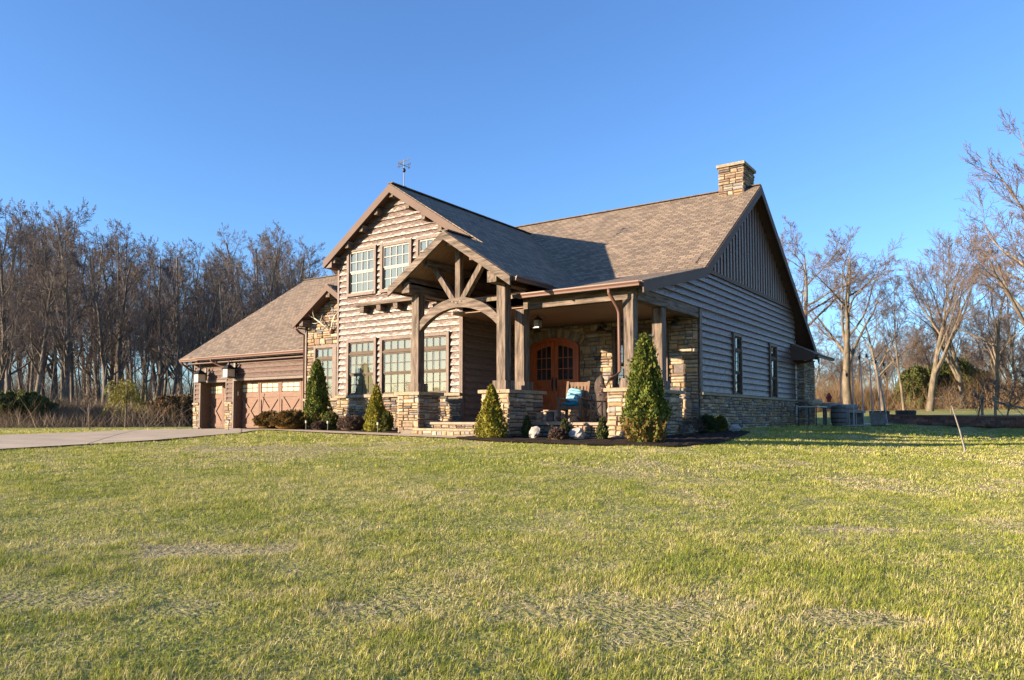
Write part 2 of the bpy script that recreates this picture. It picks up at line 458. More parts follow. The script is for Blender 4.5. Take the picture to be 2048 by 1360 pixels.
DRIVE_NEAR = [(-22.2, 20.15), (-21.6, 17.4), (-19.8, 14.6), (-18.3, 13.0), (-16.5, 9.4), (-15.8, 6.2), (-14.6, 0.0), (-13.6, -6.0)]
DRIVE_FAR = [(-33.0, 20.4), (-31.5, 19.2), (-27.0, 16.0), (-22.9, 12.4), (-21.5, 10.2), (-20.9, 8.0), (-19.6, 2.0), (-18.5, -4.0)]
drive = strip('driveway', DRIVE_NEAR, DRIVE_FAR, CONC, 0.035, 30, 10)
WALK_A = [(-21.4, 15.2), (-17, 14.75), (-13.5, 14.7), (-12.0, 14.75)]
WALK_B = [(-21.2, 16.0), (-17, 15.65), (-14.5, 15.62), (-12.0, 15.62)]
walk = strip('front_walk', WALK_A, WALK_B, CONC, 0.04, 16, 4)
BEDR_A = [(-12.0, 14.75), (-10.4, 14.35), (-8.0, 14.55), (-6.4, 15.3), (-6.0, 17.2), (-6.3, 19.5), (-6.8, 22.2), (-7.9, 22.9)]
BEDR_B = [(-12.0, 15.9), (-11.2, 16.75), (-9.6, 16.8), (-8.2, 16.8), (-7.95, 17.4), (-7.95, 19.2), (-7.95, 21.2), (-7.97, 22.8)]
bedr = strip('mulch_bed_right', BEDR_A, BEDR_B, MULCH, 0.035, 60, 16, 0.035)
BEDL_A = [(-22.3, 15.6), (-21.2, 15.75), (-17, 15.68), (-14.9, 15.66)]
BEDL_B = [(-22.3, 18.3), (-19.5, 17.65), (-17, 17.6), (-14.9, 17.6)]
bedl = strip('mulch_bed_left', BEDL_A, BEDL_B, MULCH, 0.03, 50, 14, 0.035)
PATIO_A = [(-8.0, 31.9), (-5.9, 31.9)]; PATIO_B = [(-8.0, 40), (-5.4, 40)]
patio = strip('patio', PATIO_A, PATIO_B, CONC, 0.03, 4, 8)
WOODF = mat('leaf_litter', (0.115, 0.075, 0.045), 0.95, 0.1, 0.5, 2, (1, 1, 1), 0.8, 20)
wf = strip('woodland_floor', [(-52, 14), (-60, 34), (-62, 60), (-50, 85)], [(-140, 20), (-140, 60), (-120, 100), (-70, 130)], WOODF, 0.05, 30, 24, 0.1)


# ================================================================== HOUSE
HL = Vector((-16.0, 18.0, 0.0))
house = empty('house', HL, 0, 'brown lodge style house with hewn siding, stone walls and timber porch', 'house')
HINV = Matrix.Translation(-HL)
def hp(mb, name, mats, parent=None, smooth=False):
    """a part of the house (world coordinates)"""
    if parent is None:
        return mb.build(name, mats, house, HINV, smooth)
    return mb.build(name, mats, parent, None, smooth)

class Wall:
    """frame of a wall: u along it, n outward, z up"""
    def __init__(s, o, u, n):
        s.o, s.u, s.n = Vector(o), Vector(u), Vector(n)
        s.rot = Matrix((s.u, -s.n, Vector((0, 0, 1)))).transposed()
    def p(s, u, z, d=0.0):
        return s.o + s.u * u + s.n * d + Vector((0, 0, z))
    def box(s, mb, u0, u1, z0, z1, d0, d1, m=0):
        P = s.p
        mb.hexa([P(u0, z0, d1), P(u1, z0, d1), P(u1, z0, d0), P(u0, z0, d0), P(u0, z1, d1), P(u1, z1, d1), P(u1, z1, d0), P(u0, z1, d0)], m)
    def prism(s, mb, poly, d0, d1, m=0):
        n = len(poly)
        vs = [s.p(u, z, d1) for u, z in poly] + [s.p(u, z, d0) for u, z in poly]
        fs = [tuple(range(n)), tuple(range(2 * n - 1, n - 1, -1))] + [(i, n + i, n + (i + 1) % n, (i + 1) % n) for i in range(n)]
        mb.add(vs, fs, m)

def front(Y): return Wall((0, Y, 0), (1, 0, 0), (0, -1, 0))
def side(X): return Wall((X, 0, 0), (0, 1, 0), (1, 0, 0))
def lside(X): return Wall((X, 0, 0), (0, -1, 0), (-1, 0, 0))

# ---- stonework ------------------------------------------------------
rs = random.Random(7)
STONE_VAR = []
def stone_shape(r):
    """unit stone: x,z -.5..+.5, y 0 (back) to -1 (face)"""
    j = lambda a: r.uniform(-a, a)
    back = [(-.5, 0, -.5), (.5, 0, -.5), (.5, 0, .5), (-.5, 0, .5)]
    mid = [(-.5 + abs(j(.02)), -.62 + j(.1), -.5 + abs(j(.05))), (.5 - abs(j(.02)), -.62 + j(.1), -.5 + abs(j(.05))), (.5 - abs(j(.02)), -.62 + j(.1), .5 - abs(j(.05))), (-.5 + abs(j(.02)), -.62 + j(.1), .5 - abs(j(.05)))]
    ix, iz = .07, .16
    fr = [(-.5 + ix + j(.04), -1 + abs(j(.18)), -.5 + iz + j(.06)), (.5 - ix + j(.04), -1 + abs(j(.18)), -.5 + iz + j(.06)), (.5 - ix + j(.04), -1 + abs(j(.18)), .5 - iz + j(.06)), (-.5 + ix + j(.04), -1 + abs(j(.18)), .5 - iz + j(.06))]
    c = (j(.2), -1.08, j(.15))
    v = back + mid + fr + [c]
    f = []
    for k in range(4):
        k2 = (k + 1) % 4
        f.append((k, k2, 4 + k2, 4 + k)); f.append((4 + k, 4 + k2, 8 + k2, 8 + k)); f.append((8 + k, 8 + k2, 12))
    return v, f
for k in range(5):
    STONE_VAR.append(stone_shape(rs))
STONE_MESH = {}
for k, (v, f) in enumerate(STONE_VAR):
    for mi, mm in enumerate(STONES):
        b_ = MB(); b_.add(v, f); STONE_MESH[(k, mi)] = b_.mesh('stone', mm)
ALL_STONES = []      # (score, parent, wall, u, z, w, h, t, var, mat)

def lay_stones(parent, W, u0, u1, z0, z1, seed, holes=(), top=None, d=0.0, big=1.0, out=None):
    r = random.Random(seed); gap = 0.010
    pieces = []
    z = z0
    while z < z1 - 0.02:
        bh = r.uniform(.15, .25) * big
        if z1 - (z + bh) < 0.07: bh = z1 - z
        u = u0
        while u < u1 - 0.01:
            w = r.uniform(.17, .46) * big
            if u1 - (u + w) < 0.09: w = u1 - u
            q = r.random()
            if q < 0.26 and w < .36 * big:
                pieces.append((u, u + w, z, z + bh))
            elif q < .85:
                s = r.uniform(.35, .65)
                pieces.append((u, u + w, z, z + bh * s))
                if r.random() < .35 and w > .3:
                    k = r.uniform(.35, .65); pieces.append((u, u + w * k, z + bh * s, z + bh)); pieces.append((u + w * k, u + w, z + bh * s, z + bh))
                else: pieces.append((u, u + w, z + bh * s, z + bh))
            else:
                for i in range(3): pieces.append((u, u + w, z + bh * i / 3, z + bh * (i + 1) / 3))
            u += w
        z += bh
    for (a0, a1, b0, b1) in holes:
        new = []
        for (p0, p1, q0, q1) in pieces:
            if p1 <= a0 or p0 >= a1 or q1 <= b0 or q0 >= b1: new.append((p0, p1, q0, q1)); continue
            if p0 < a0 - .05: new.append((p0, a0, q0, q1))
            if p1 > a1 + .05: new.append((a1, p1, q0, q1))
            m0, m1 = max(p0, a0), min(p1, a1)
            if q0 < b0 - .03: new.append((m0, m1, q0, b0))
            if q1 > b1 + .03: new.append((m0, m1, b1, q1))
        pieces = new
    for (p0, p1, q0, q1) in pieces:
        uc, zc = (p0 + p1) / 2, (q0 + q1) / 2
        if top:
            lim = min(top(p0), top(p1))
            if lim < q0 + .04:
                if top(uc) < q0 + .04: continue
                q1 = min(q1, top(uc))
            else: q1 = min(q1, lim)
            zc = (q0 + q1) / 2
        if out and out(uc, zc, p1 - p0): continue
        w, h = p1 - p0 - gap, q1 - q0 - gap
        if w < .03 or h < .02: continue
        t = r.uniform(.045, .085)
        c = W.p(uc, zc, d)
        dist = c.length; view = -c / dist
        score = w * h * max(0, view.dot(W.n)) / (dist * dist)
        ALL_STONES.append((score, parent, W, uc, zc, w, h, t, d, r.randrange(5), r.choices(range(7), STONE_W)[0]))

def flush_stones(limit=290):
    ALL_STONES.sort(key=lambda s: -s[0])
    rest = MB()
    for i, (sc_, parent, W, u, z, w, h, t, d, k, mi) in enumerate(ALL_STONES):
        M = Matrix.Translation(W.p(u, z, d - .004)) @ W.rot.to_4x4() @ Matrix.Diagonal((w, t, h, 1))
        if i < limit:
            o = link('stone', STONE_MESH[(k, mi)], parent)
            o.matrix_basis = M
        else:
            v, f = STONE_VAR[k]
            rest.add([M @ Vector(p) for p in v], f, mi)
    o = hp(rest, 'stonework', STONES)
    tag(o, kind='stuff')

# ---- siding ---------------------------------------------------------
def lay_siding(parent, W, u0, u1, z0, z1, seed, holes=(), left=None, right=None, mat_=None, course=0.2032, shell=0.0, vmin=None):
    """left(z)/right(z): limits of the wall at height z"""
    mat_ = mat_ or SIDING
    r = random.Random(seed)
    z = z0
    while z < z1 - .03:
        zt = min(z + course, z1)
        def lim(zz):
            a = u0 if left is None else max(u0, left(zz)); b = u1 if right is None else min(u1, right(zz)); return a, b
        ab, bb = lim(z); at, bt = lim(zt)
        cuts = [(c, d_, e, f) for (c, d_, e, f) in holes if e < zt - .02 and f > z + .02]
        segs = [(ab, bb)]
        jobs = []
        for c, d_, e, f in cuts:
            ns = []
            for a, b in segs:
                if d_ <= a or c >= b: ns.append((a, b)); continue
                if c > a: ns.append((a, c))
                if d_ < b: ns.append((d_, b))
            segs = ns
            c2, d2 = max(c, max(ab, at)), min(d_, min(bb, bt))
            if d2 - c2 > .05:      # strips left over above and below the opening
                if f < zt - .03: jobs.append((c2, d2, c2, d2, f, zt))
                if e > z + .03: jobs.append((c2, d2, c2, d2, z, e))
        for a, b in segs:
            if b - a < .02: continue
            ta = at if a == ab else a; tb = bt if b == bb else b
            if tb < ta: ta = tb = (ta + tb) / 2
            jobs.append((a, b, ta, tb, z, zt))
        for a, b, ta, tb, za, zb in jobs:
            n = max(1, int((b - a) / .13))
            V, F = [], []
            rows = [(.09, .0, .0), (.09, .052, .002), (.32, .048, .004), (.64, .034, .004), (1, .004, 0.0)]
            for (tz, dd, amp) in rows:
                for i in range(n + 1):
                    s = i / n
                    ub = a + (b - a) * s; ut = ta + (tb - ta) * s
                    uu = ub + (ut - ub) * tz
                    zz = za + (zb - za) * tz + (r.uniform(-.002, .002) if 0 < tz < 1 and dd > 0 else 0)
                    V.append(W.p(uu, zz, shell + (0 if dd == 0 else dd + r.uniform(-amp, amp) * .8)))
            m = n + 1
            for k in range(len(rows) - 1):
                for i in range(n):
                    F.append((k * m + i, k * m + i + 1, (k + 1) * m + i + 1, (k + 1) * m + i))
            mb = MB(); mb.add(V, F)
            mb.build('siding_board', mat_, parent)
        z = zt

# ---- windows --------------------------------------------------------
UNIT_PANE = MB(); UNIT_PANE.box((-.5, -.5, -.5), (.5, .5, .5)); UNIT_PANE = UNIT_PANE.mesh('pane', GLASS)
def window(W, u0, u1, z0, z1, cols, transom=0.0, sash_mat=None, blind=BLIND, base=0.0, trim=.10, rows=(2, 2), label=None, trim_mat=None, sill=True, units=1):
    """u0..u1,z0..z1 is the opening inside the casing"""
    sash_mat = sash_mat or SASH
    mb = MB(); P = .10 + base
    W.box(mb, u0 - trim, u0, z0 - (trim if sill else 0), z1 + trim, base, P)
    W.box(mb, u1, u1 + trim, z0 - (trim if sill else 0), z1 + trim, base, P)
    W.box(mb, u0 + .001, u1 - .001, z1, z1 + trim - .002, base, P - .003)
    if sill:
        W.box(mb, u0 + .001, u1 - .001, z0 - trim, z0, base, P + .015)
    w = hp(mb, 'window', trim_mat or TRIM)
    if label: w['label'] = label
    bl = MB(); W.box(bl, u0, u1, z0, z1, base, base + .010); bl.build('blind', blind, w)
    uw = (u1 - u0) / units
    for k in range(units):
        a, b = u0 + k * uw, u0 + (k + 1) * uw
        sa = MB(); mu = MB(); fw = .045
        zs = z1
        parts = []
        if transom:
            parts.append((z1 - transom, z1, 1, .050)); zs = z1 - transom - .06
            W.box(sa, a, b, zs, z1 - transom, base + .012, base + .085)
        zm = (z0 + zs) / 2
        parts += [(zm, zs, rows[0], .058), (z0, zm, rows[1], .036)]
        for (c, d_, nr, dep) in parts:
            dep += base
            W.box(sa, a, a + fw, c, d_, base + .012, dep); W.box(sa, b - fw, b, c, d_, base + .012, dep)
            W.box(sa, a + fw, b - fw, c, c + fw, base + .012, dep - .002); W.box(sa, a + fw, b - fw, d_ - fw, d_, base + .012, dep - .002)
            gu0, gu1, gz0, gz1 = a + fw, b - fw, c + fw, d_ - fw
            cw, rh = (gu1 - gu0) / cols, (gz1 - gz0) / nr
            for i in range(1, cols):
                W.box(mu, gu0 + cw * i - .011, gu0 + cw * i + .011, gz0, gz1, dep - .024, dep - .006)
            for j in range(1, nr):
                W.box(mu, gu0, gu1, gz0 + rh * j - .011, gz0 + rh * j + .011, dep - .022, dep - .008)
            for i in range(cols):
                for j in range(nr):
                    o = link('pane', UNIT_PANE, w)
                    o.matrix_basis = Matrix.Translation(W.p(gu0 + cw * (i + .5), gz0 + rh * (j + .5), dep - .020)) @ W.rot.to_4x4() @ Matrix.Diagonal((cw - .02, .004, rh - .02, 1))
        sa.build('sash', sash_mat, w); mu.build('muntin_grid', sash_mat, w)
    return w

# ---- roofs ----------------------------------------------------------
def roof(name, p, thick=.14, under=None, label=None):
    """p: eave start, eave end, ridge end, ridge start (top surface)"""
    p = [Vector(q) for q in p]
    e = (p[1] - p[0]).normalized()
    nrm = (p[1] - p[0]).cross(p[3] - p[0]).normalized()
    if nrm.z < 0: nrm = -nrm
    s = nrm.cross(e)
    if s.z < 0: s = -s
    q = [v - nrm * thick for v in p]
    vs = p + q
    fs = [(0, 1, 2, 3), (7, 6, 5, 4), (0, 4, 5, 1), (1, 5, 6, 2), (2, 6, 7, 3), (3, 7, 4, 0)]
    me = bpy.data.meshes.new(name); me.from_pydata([tuple(v) for v in vs], [], fs)
    me.materials.append(SHINGLE); me.materials.append(under or SOFFIT)
    uvl = me.uv_layers.new(name='UVMap')
    for poly in me.polygons:
        poly.material_index = 1 if poly.index == 1 else 0
        for li in poly.loop_indices:
            co = me.vertices[me.loops[li].vertex_index].co
            uvl.data[li].uv = (co.dot(e), co.dot(s))
    me.update()
    return link(name, me, house, HINV)

def sboard(mb, p, q, h, n, t, m=0):
    """board under the line p-q, height h straight down, thickness t towards n"""
    p, q, n = Vector(p), Vector(q), Vector(n); dz = Vector((0, 0, -h)); nn = n * t
    mb.hexa([p + dz, q + dz, q + dz + nn, p + dz + nn, p, q, q + nn, p + nn], m)

# main block
ZK, ZR, YR, YK = 4.72, 8.56, 26.3, 20.7
XR, XW = -7.6, -8.0
main_front = roof('roof_slope', [(-21, YK, ZK), (XR, YK, ZK), (XR, YR, ZR), (-21, YR, ZR)])
roof('roof_slope', [(XR, 34.5, 3.06), (-30, 34.5, 3.06), (-30, YR, ZR - .001), (XR, YR, ZR - .001)])
roof('roof_slope', [(-14.2, 16.45, 3.70), (XR, 16.45, 3.70), (XR, YK + .03, ZK + .006), (-14.2, YK + .03, ZK + .006)], .10)
# cross gable over the front wall
GX, GZ, GY, GS = -16.7, 7.91, 17.25, .69
GSR = (GZ - 5.46) / 3.78      # the right slope runs on into the entry roof
roof('roof_slope', [(GX + 3.80, GY, GZ - GSR * 3.80), (GX + 3.80, 27, GZ - GSR * 3.80), (GX, 27, GZ), (GX, GY, GZ)])
roof('roof_slope', [(GX - 3.07, 27, GZ - GS * 3.07), (GX - 3.07, GY, GZ - GS * 3.07), (GX, GY, GZ - .001), (GX, 27, GZ - .001)])
# entry gable
EX, EZ_, EY, ES = -12.92, 5.47, 15.45, .667
roof('roof_slope', [(EX + 2.19, EY, EZ_ - ES * 2.19), (EX + 2.19, 24, EZ_ - ES * 2.19), (EX, 24, EZ_), (EX, EY, EZ_)], .12, CEIL)
roof('roof_slope', [(EX - 2.04, 17.62, EZ_ - ES * 2.04), (EX - 2.04, EY, EZ_ - ES * 2.04), (EX, EY, EZ_ - .001), (EX, 17.62, EZ_ - .001)], .12, CEIL)
# stone wing gable
SX, SZ, SY = -20.3, 5.12, 17.9
roof('roof_slope', [(SX - 1.82, 24.5, SZ - .667 * 1.82), (SX - 1.82, SY, SZ - .667 * 1.82), (SX, SY, SZ), (SX, 24.5, SZ)])
roof('roof_slope', [(SX + 1.0, SY, SZ - .667), (SX + 1.0, 24.5, SZ - .667), (SX, 24.5, SZ - .001), (SX, SY, SZ - .001)])
# garage
GE_Y, GE_Z, GR_Y, GR_Z, GXL = 19.8, 3.13, 27.0, 7.90, -32.45
roof('roof_slope', [(GXL, GE_Y, GE_Z), (-20.5, GE_Y, GE_Z), (-20.5, GR_Y, GR_Z), (GXL, GR_Y, GR_Z)])
roof('roof_slope', [(-20.5, 34.2, GE_Z), (GXL, 34.2, GE_Z), (GXL, GR_Y, GR_Z - .001), (-20.5, GR_Y, GR_Z - .001)])
# rear wing low roof on the right side
roof('roof_slope', [(-7.05, 31.35, 2.98), (-7.05, 34.4, 2.98), (-8.6, 34.4, 3.75), (-8.6, 31.9, 3.75)], .10)
# ridge caps
rc = MB()
for a, b in (((-21, YR, ZR + .012), (XR, YR, ZR + .012)), ((GX, GY, GZ + .012), (GX, 26, GZ + .012)), ((EX, EY, EZ_ + .008), (EX, 16.6, EZ_ + .008)), ((GXL, GR_Y, GR_Z + .012), (-21, GR_Y, GR_Z + .012))):
    rc.bar(a, b, .22, .03)
rcm = mat('ridge_cap', (0.13, 0.098, 0.075), .9, .2, .4, 5)
hp(rc, 'ridge_cap', rcm)

# rake and fascia boards
def rake(pts, h, n, t, mat_, name='rake_board'):
    for a, b in zip(pts, pts[1:]):
        mb = MB(); sboard(mb, a, b, h, n, t); hp(mb, name, mat_)
nX, nYm = (1, 0, 0), (0, -1, 0)
off = -.02
rake([(XR + .002, 16.47, 3.70 - .03), (XR + .002, YK, ZK - .03)], .26, nX, .035, FASCIA)
rake([(XR + .002, YK, ZK - .03), (XR + .002, YR, ZR - .03)], .30, nX, .035, FASCIA)
rake([(XR + .002, YR, ZR - .03), (XR + .002, 34.5, 3.03)], .30, nX, .035, FASCIA)
rake([(GX - 3.07, GY - .002, GZ - GS * 3.07 - .03), (GX, GY - .002, GZ - .03)], .27, nYm, .04, FASCIA)
rake([(GX, GY - .002, GZ - .03), (GX + 3.70, GY - .002, GZ - GSR * 3.70 - .05)], .27, nYm, .04, FASCIA)
rake([(EX - 2.04, EY - .002, EZ_ - ES * 2.04 - .02), (EX, EY - .002, EZ_ - .02)], .24, nYm, .06, TIM['x'])
rake([(EX, EY - .002, EZ_ - .02), (EX + 2.19, EY - .002, EZ_ - ES * 2.19 - .02)], .24, nYm, .06, TIM['x'])
rake([(SX - 1.82, SY - .002, SZ - .667 * 1.82 - .02), (SX, SY - .002, SZ - .02)], .22, nYm, .04, FASCIA)
rake([(SX, SY - .002, SZ - .02), (SX + .95, SY - .002, SZ - .667 * .95 - .02)], .22, nYm, .04, FASCIA)

# soffit returns (close the eave ends)
mb = MB(); W = front(GY); W.prism(mb, [(GX - 3.05, GZ - GS * 3.05 - .30), (-19.4, GZ - GS * 3.05 - .30), (-19.4, GZ - GS * 2.7 - .2), (GX - 3.0, GZ - GS * 3.05 - .16)], -.6, -.01); hp(mb, 'soffit', SOFFIT)
mb = MB(); mb.box((-22.05, 17.95, 3.66), (-21.94, 24, 3.70)); hp(mb, 'soffit', SOFFIT)

# gutters and downspouts
def gutter(p, q, n, name='gutter', w=.13, h=.12):
    p, q, n = Vector(p), Vector(q), Vector(n); prof = [(0, 0), (.75 * w, 0), (.80 * w, .35 * h), (w, .75 * h), (w, h), (.86 * w, h), (.86 * w, .8 * h), (.02, .8 * h), (0, h)]
    mb = MB(); k = len(prof)
    vs = [p + n * a + Vector((0, 0, b)) for a, b in prof] + [q + n * a + Vector((0, 0, b)) for a, b in prof]
    fs = [(i, (i + 1) % k, k + (i + 1) % k, k + i) for i in range(k)] + [tuple(range(k))[::-1], tuple(range(k, 2 * k))]
    mb.add(vs, fs); return hp(mb, name, GUTTER)
def spout(pts, name='downspout', r=.045):
    mb = MB(); mb.tube(pts, r, 8); return hp(mb, name, GUTTER, smooth=True)
gutter((-11.15, 16.44, 3.57), (XR - .03, 16.44, 3.57), (0, -1, 0))
mb = MB(); sboard(mb, (-11.2, 16.45, 3.66), (XR, 16.45, 3.66), .09, (0, 1, 0), .03); hp(mb, 'fascia', FASCIA)
gutter((-31.0, GE_Y - .01, GE_Z - .13), (-22.05, GE_Y - .01, GE_Z - .13), (0, -1, 0))
gutter((GXL + .05, GE_Y - .01, GE_Z - .16), (-30.95, GE_Y - .01, GE_Z - .16), (0, -1, 0), w=.09)
mb = MB(); sboard(mb, (GXL, GE_Y, GE_Z - .04), (-22, GE_Y, GE_Z - .04), .12, (0, 1, 0), .03); hp(mb, 'fascia', FASCIA)
gutter((EX + 2.20, EY + .06, EZ_ - ES * 2.19 - .13), (EX + 2.20, 17.3, EZ_ - ES * 2.19 - .13), (1, 0, 0))
gutter((EX - 2.05, 17.5, EZ_ - ES * 2.04 - .14), (EX - 2.05, EY + .06, EZ_ - ES * 2.04 - .14), (-1, 0, 0))
gutter((SX - 1.83, 20, SZ - .667 * 1.82 - .14), (SX - 1.83, SY + .05, SZ - .667 * 1.82 - .14), (-1, 0, 0))
gutter((-7.04, 31.4, 2.84), (-7.04, 34.4, 2.84), (1, 0, 0))
mb = MB(); mb.hexa([(-8.0, 31.30, 2.72), (-7.05, 31.30, 2.72), (-7.05, 31.36, 2.72), (-8.0, 31.36, 2.72), (-8.0, 31.30, 3.40), (-7.05, 31.30, 2.98), (-7.05, 31.36, 2.98), (-8.0, 31.36, 3.40)]); hp(mb, 'fascia', FASCIA)
spout([(-8.44, 16.36, 3.57), (-8.44, 16.36, 3.46), (-8.40, 16.70, 3.16), (-8.36, 16.74, 3.0), (-8.36, 16.74, 1.55), (-8.40, 16.66, 1.44), (-8.52, 16.56, 1.36), (-8.62, 16.5, 1.2)])
spout([(-32.2, 19.72, 2.98), (-32.2, 19.72, 2.90), (-32.1, 20.1, 2.62), (-32.05, 20.38, 2.55), (-32.05, 20.39, 2.35)])
spout([(-29.9, 19.70, 3.02), (-29.9, 19.72, 2.92), (-29.55, 19.95, 2.70), (-29.15, 20.12, 2.62), (-29.1, 20.13, 2.4)])
spout([(-22.15, 18.05, 3.76), (-22.15, 18.05, 3.66), (-22.1, 18.2, 3.52), (-22.02, 18.33, 3.46), (-22.0, 18.34, 0.1)])
wh = mat('white_spout', (0.62, 0.60, 0.58), .5, .4, .05)
mb = MB(); mb.tube([(-7.2, 31.6, 2.84), (-7.3, 31.75, 2.7), (-7.9, 31.93, 2.62)], .045, 8); hp(mb, 'downspout', GUTTER)
mb = MB(); mb.tube([(-7.92, 31.93, 2.6), (-7.92, 31.93, .18)], .042, 8); hp(mb, 'downspout', wh)

# ---- front gable wall (siding over stone) ---------------------------
WF = front(17.6)
gl = lambda z: GX - (GZ - .16 - z) / GS
gr_ = lambda z: GX + (GZ - .16 - z) / GSR
mb = MB()
WF.prism(mb, [(-19.4, -.3), (-14.0, -.3), (-14.0, 5.85), (GX, GZ - .14), (-19.4, GZ - .14 - GS * 2.7)], -.2, 0)
fw = hp(mb, 'front_wall', MORTAR)
LW = [(-18.80, -17.62), (-17.24, -15.98), (-15.70, -14.55)]
UW = [(-18.82, -17.66), (-17.26, -16.10), (-15.70, -14.54)]
holes = [(a - .1, b + .1, 1.05, 3.02) for a, b in LW] + [(a - .1, b + .1, 4.47, 6.08) for a, b in UW]
lay_siding(fw, WF, -19.32, -14.08, 1.16, GZ - .2, 3, holes, lambda z: gl(z), lambda z: gr_(z))
for u in (-19.4, -14.08):
    mb = MB(); WF.box(mb, u, u + .08, 1.16 if u < -19 else -.2, 5.8, 0, .06); hp(mb, 'corner_trim', TRIM)
for i, (a, b) in enumerate(LW): window(WF, a, b, 1.18, 2.92, 4, .36, sash_mat=SASH_D)
for i, (a, b) in enumerate(UW): window(WF, a, b, 4.57, 5.98, 4, 0, blind=BLIND_G)
mb = MB(); WF.box(mb, -19.42, -14.0, 1.07, 1.155, 0, .13); hp(mb, 'stone_ledge', CAPST)
lay_stones(fw, WF, -19.4, -14.0, -.15, 1.07, 11)
# shelf beam with three brackets, and outriggers under the rakes
mb = MB(); WF.box(mb, -18.3, -14.6, 4.06, 4.18, 0.03, .34); hp(mb, 'shelf_beam', TIM['x'])
for u in (-17.98, -17.22, -16.48, -15.6):
    mb = MB(); WF.prism(mb, [(u - .09, 3.86), (u + .09, 3.86), (u + .09, 4.058), (u - .09, 4.058)], 0.03, .30); hp(mb, 'bracket', TIM['y'])
for k, u in enumerate((-19.35, -18.72, -18.05, -17.38, GX, -16.0, -15.33, -14.66)):
    zt = GZ - GS * abs(u - GX) - .19
    mb = MB(); WF.box(mb, u - .075, u + .075, zt - .24, zt - .02, 0.0, .30); hp(mb, 'outrigger', TIM['y'])

# ---- inner side wall of the entry -----------------------------------
WI = side(-14.0)
mb = MB(); mb.box((-14.15, 17.62, -.2), (-14.0, 21.2, 4.6)); iw = hp(mb, 'entry_side_wall', MORTAR)
lay_siding(iw, WI, 17.68, 21.18, .28, 4.5, 5)
mb = MB(); WI.box(mb, 17.54, 17.66, -.2, 4.6, -.01, .05); hp(mb, 'corner_trim', TRIM)

# ---- door wall (stone) ----------------------------------------------
WD = front(21.2)
DX, DW, DZ0, DSP, DTOP = -12.935, .925, .66, 2.78, 3.02      # centre, half width, sill, spring line, crown
mb = MB(); WD.box(mb, -14.0, -8.0, -.2, 4.3, -.2, 0); dw = hp(mb, 'porch_wall', MORTAR)
rad = (DW ** 2 + (DTOP - DSP) ** 2) / (2 * (DTOP - DSP)); zc0 = DTOP - rad
def arch_z(x, r): 
    return zc0 + math.sqrt(max(0, r * r - (x - DX) ** 2))
def in_door(u, z, w):
    e = abs(u - DX)
    if e < DW + .02 + w * .45 and z < DSP + .05 and e - w * .5 < DW: return True
    return e < DW + .22 and z < arch_z(u, rad) + .34 and z > .5 and (e - w * .5 < DW + .04 or z > DSP - .06)
dholes = [(DX - DW - .03, DX + DW + .03, .3, DSP + .02), (-10.76, -8.94, 1.30, 3.26)]
def out_arch(u, z, w):
    return z > DSP - .02 and abs(u - DX) < DW + .30 and z < arch_z(DX + max(-DW - .2, min(DW + .2, u - DX)), rad) + .36
lay_stones(dw, WD, -13.98, -8.02, .28, 3.40, 21, dholes, None, 0, 1.12, out_arch)
# voussoirs
nv = 25
for k in range(nv):
    a0 = math.asin((DW + .10) / (rad + .05)); th = -a0 + 2 * a0 * (k + .5) / nv
    r0, r1 = rad + .035, rad + .33 + rs.uniform(-.02, .02); hw = a0 / nv * .93
    mb = MB(); pl = [(DX + math.sin(th - hw) * r0, zc0 + math.cos(th - hw) * r0), (DX + math.sin(th + hw) * r0, zc0 + math.cos(th + hw) * r0), (DX + math.sin(th + hw) * r1, zc0 + math.cos(th + hw) * r1), (DX + math.sin(th - hw) * r1, zc0 + math.cos(th - hw) * r1)]
    WD.prism(mb, pl, 0, rs.uniform(.085, .115)); mb.build('voussoir', STONES[rs.choice([0, 1, 2, 2, 3, 0])], dw)
# double door
mb = MB(); seg = 14
def arch_pts(hw, r): return [(DX - hw + 2 * hw * i / seg, arch_z(DX - hw + 2 * hw * i / seg, r)) for i in range(seg + 1)]
outer = [(DX - DW, DZ0 - .04)] + [(DX - DW, DSP - .02)] + arch_pts(DW, rad + .02)[1:-1] + [(DX + DW, DSP - .02), (DX + DW, DZ0 - .04)]
inner = [(DX - DW + .09, DZ0 - .04)] + [(DX - DW + .09, arch_z(DX - DW + .09, rad - .07))] + arch_pts(DW - .09, rad - .07)[1:-1] + [(DX + DW - .09, arch_z(DX + DW - .09, rad - .07)), (DX + DW - .09, DZ0 - .04)]
no, V, F = len(outer), [], []
for dd in (0.0, .09):
    V += [WD.p(u, z, dd) for u, z in outer] + [WD.p(u, z, dd) for u, z in inner]
for i in range(no - 1):
    F += [(2 * no + i, 2 * no + i + 1, 3 * no + i + 1, 3 * no + i), (3 * no + i, 3 * no + i + 1, no + i + 1, no + i), (i, i + 1, 2 * no + i + 1, 2 * no + i)]
mb.add(V, F); ddoor = hp(mb, 'double_door', DOORW)
ddoor['label'] = 'arched double door of reddish wood with glass panes'
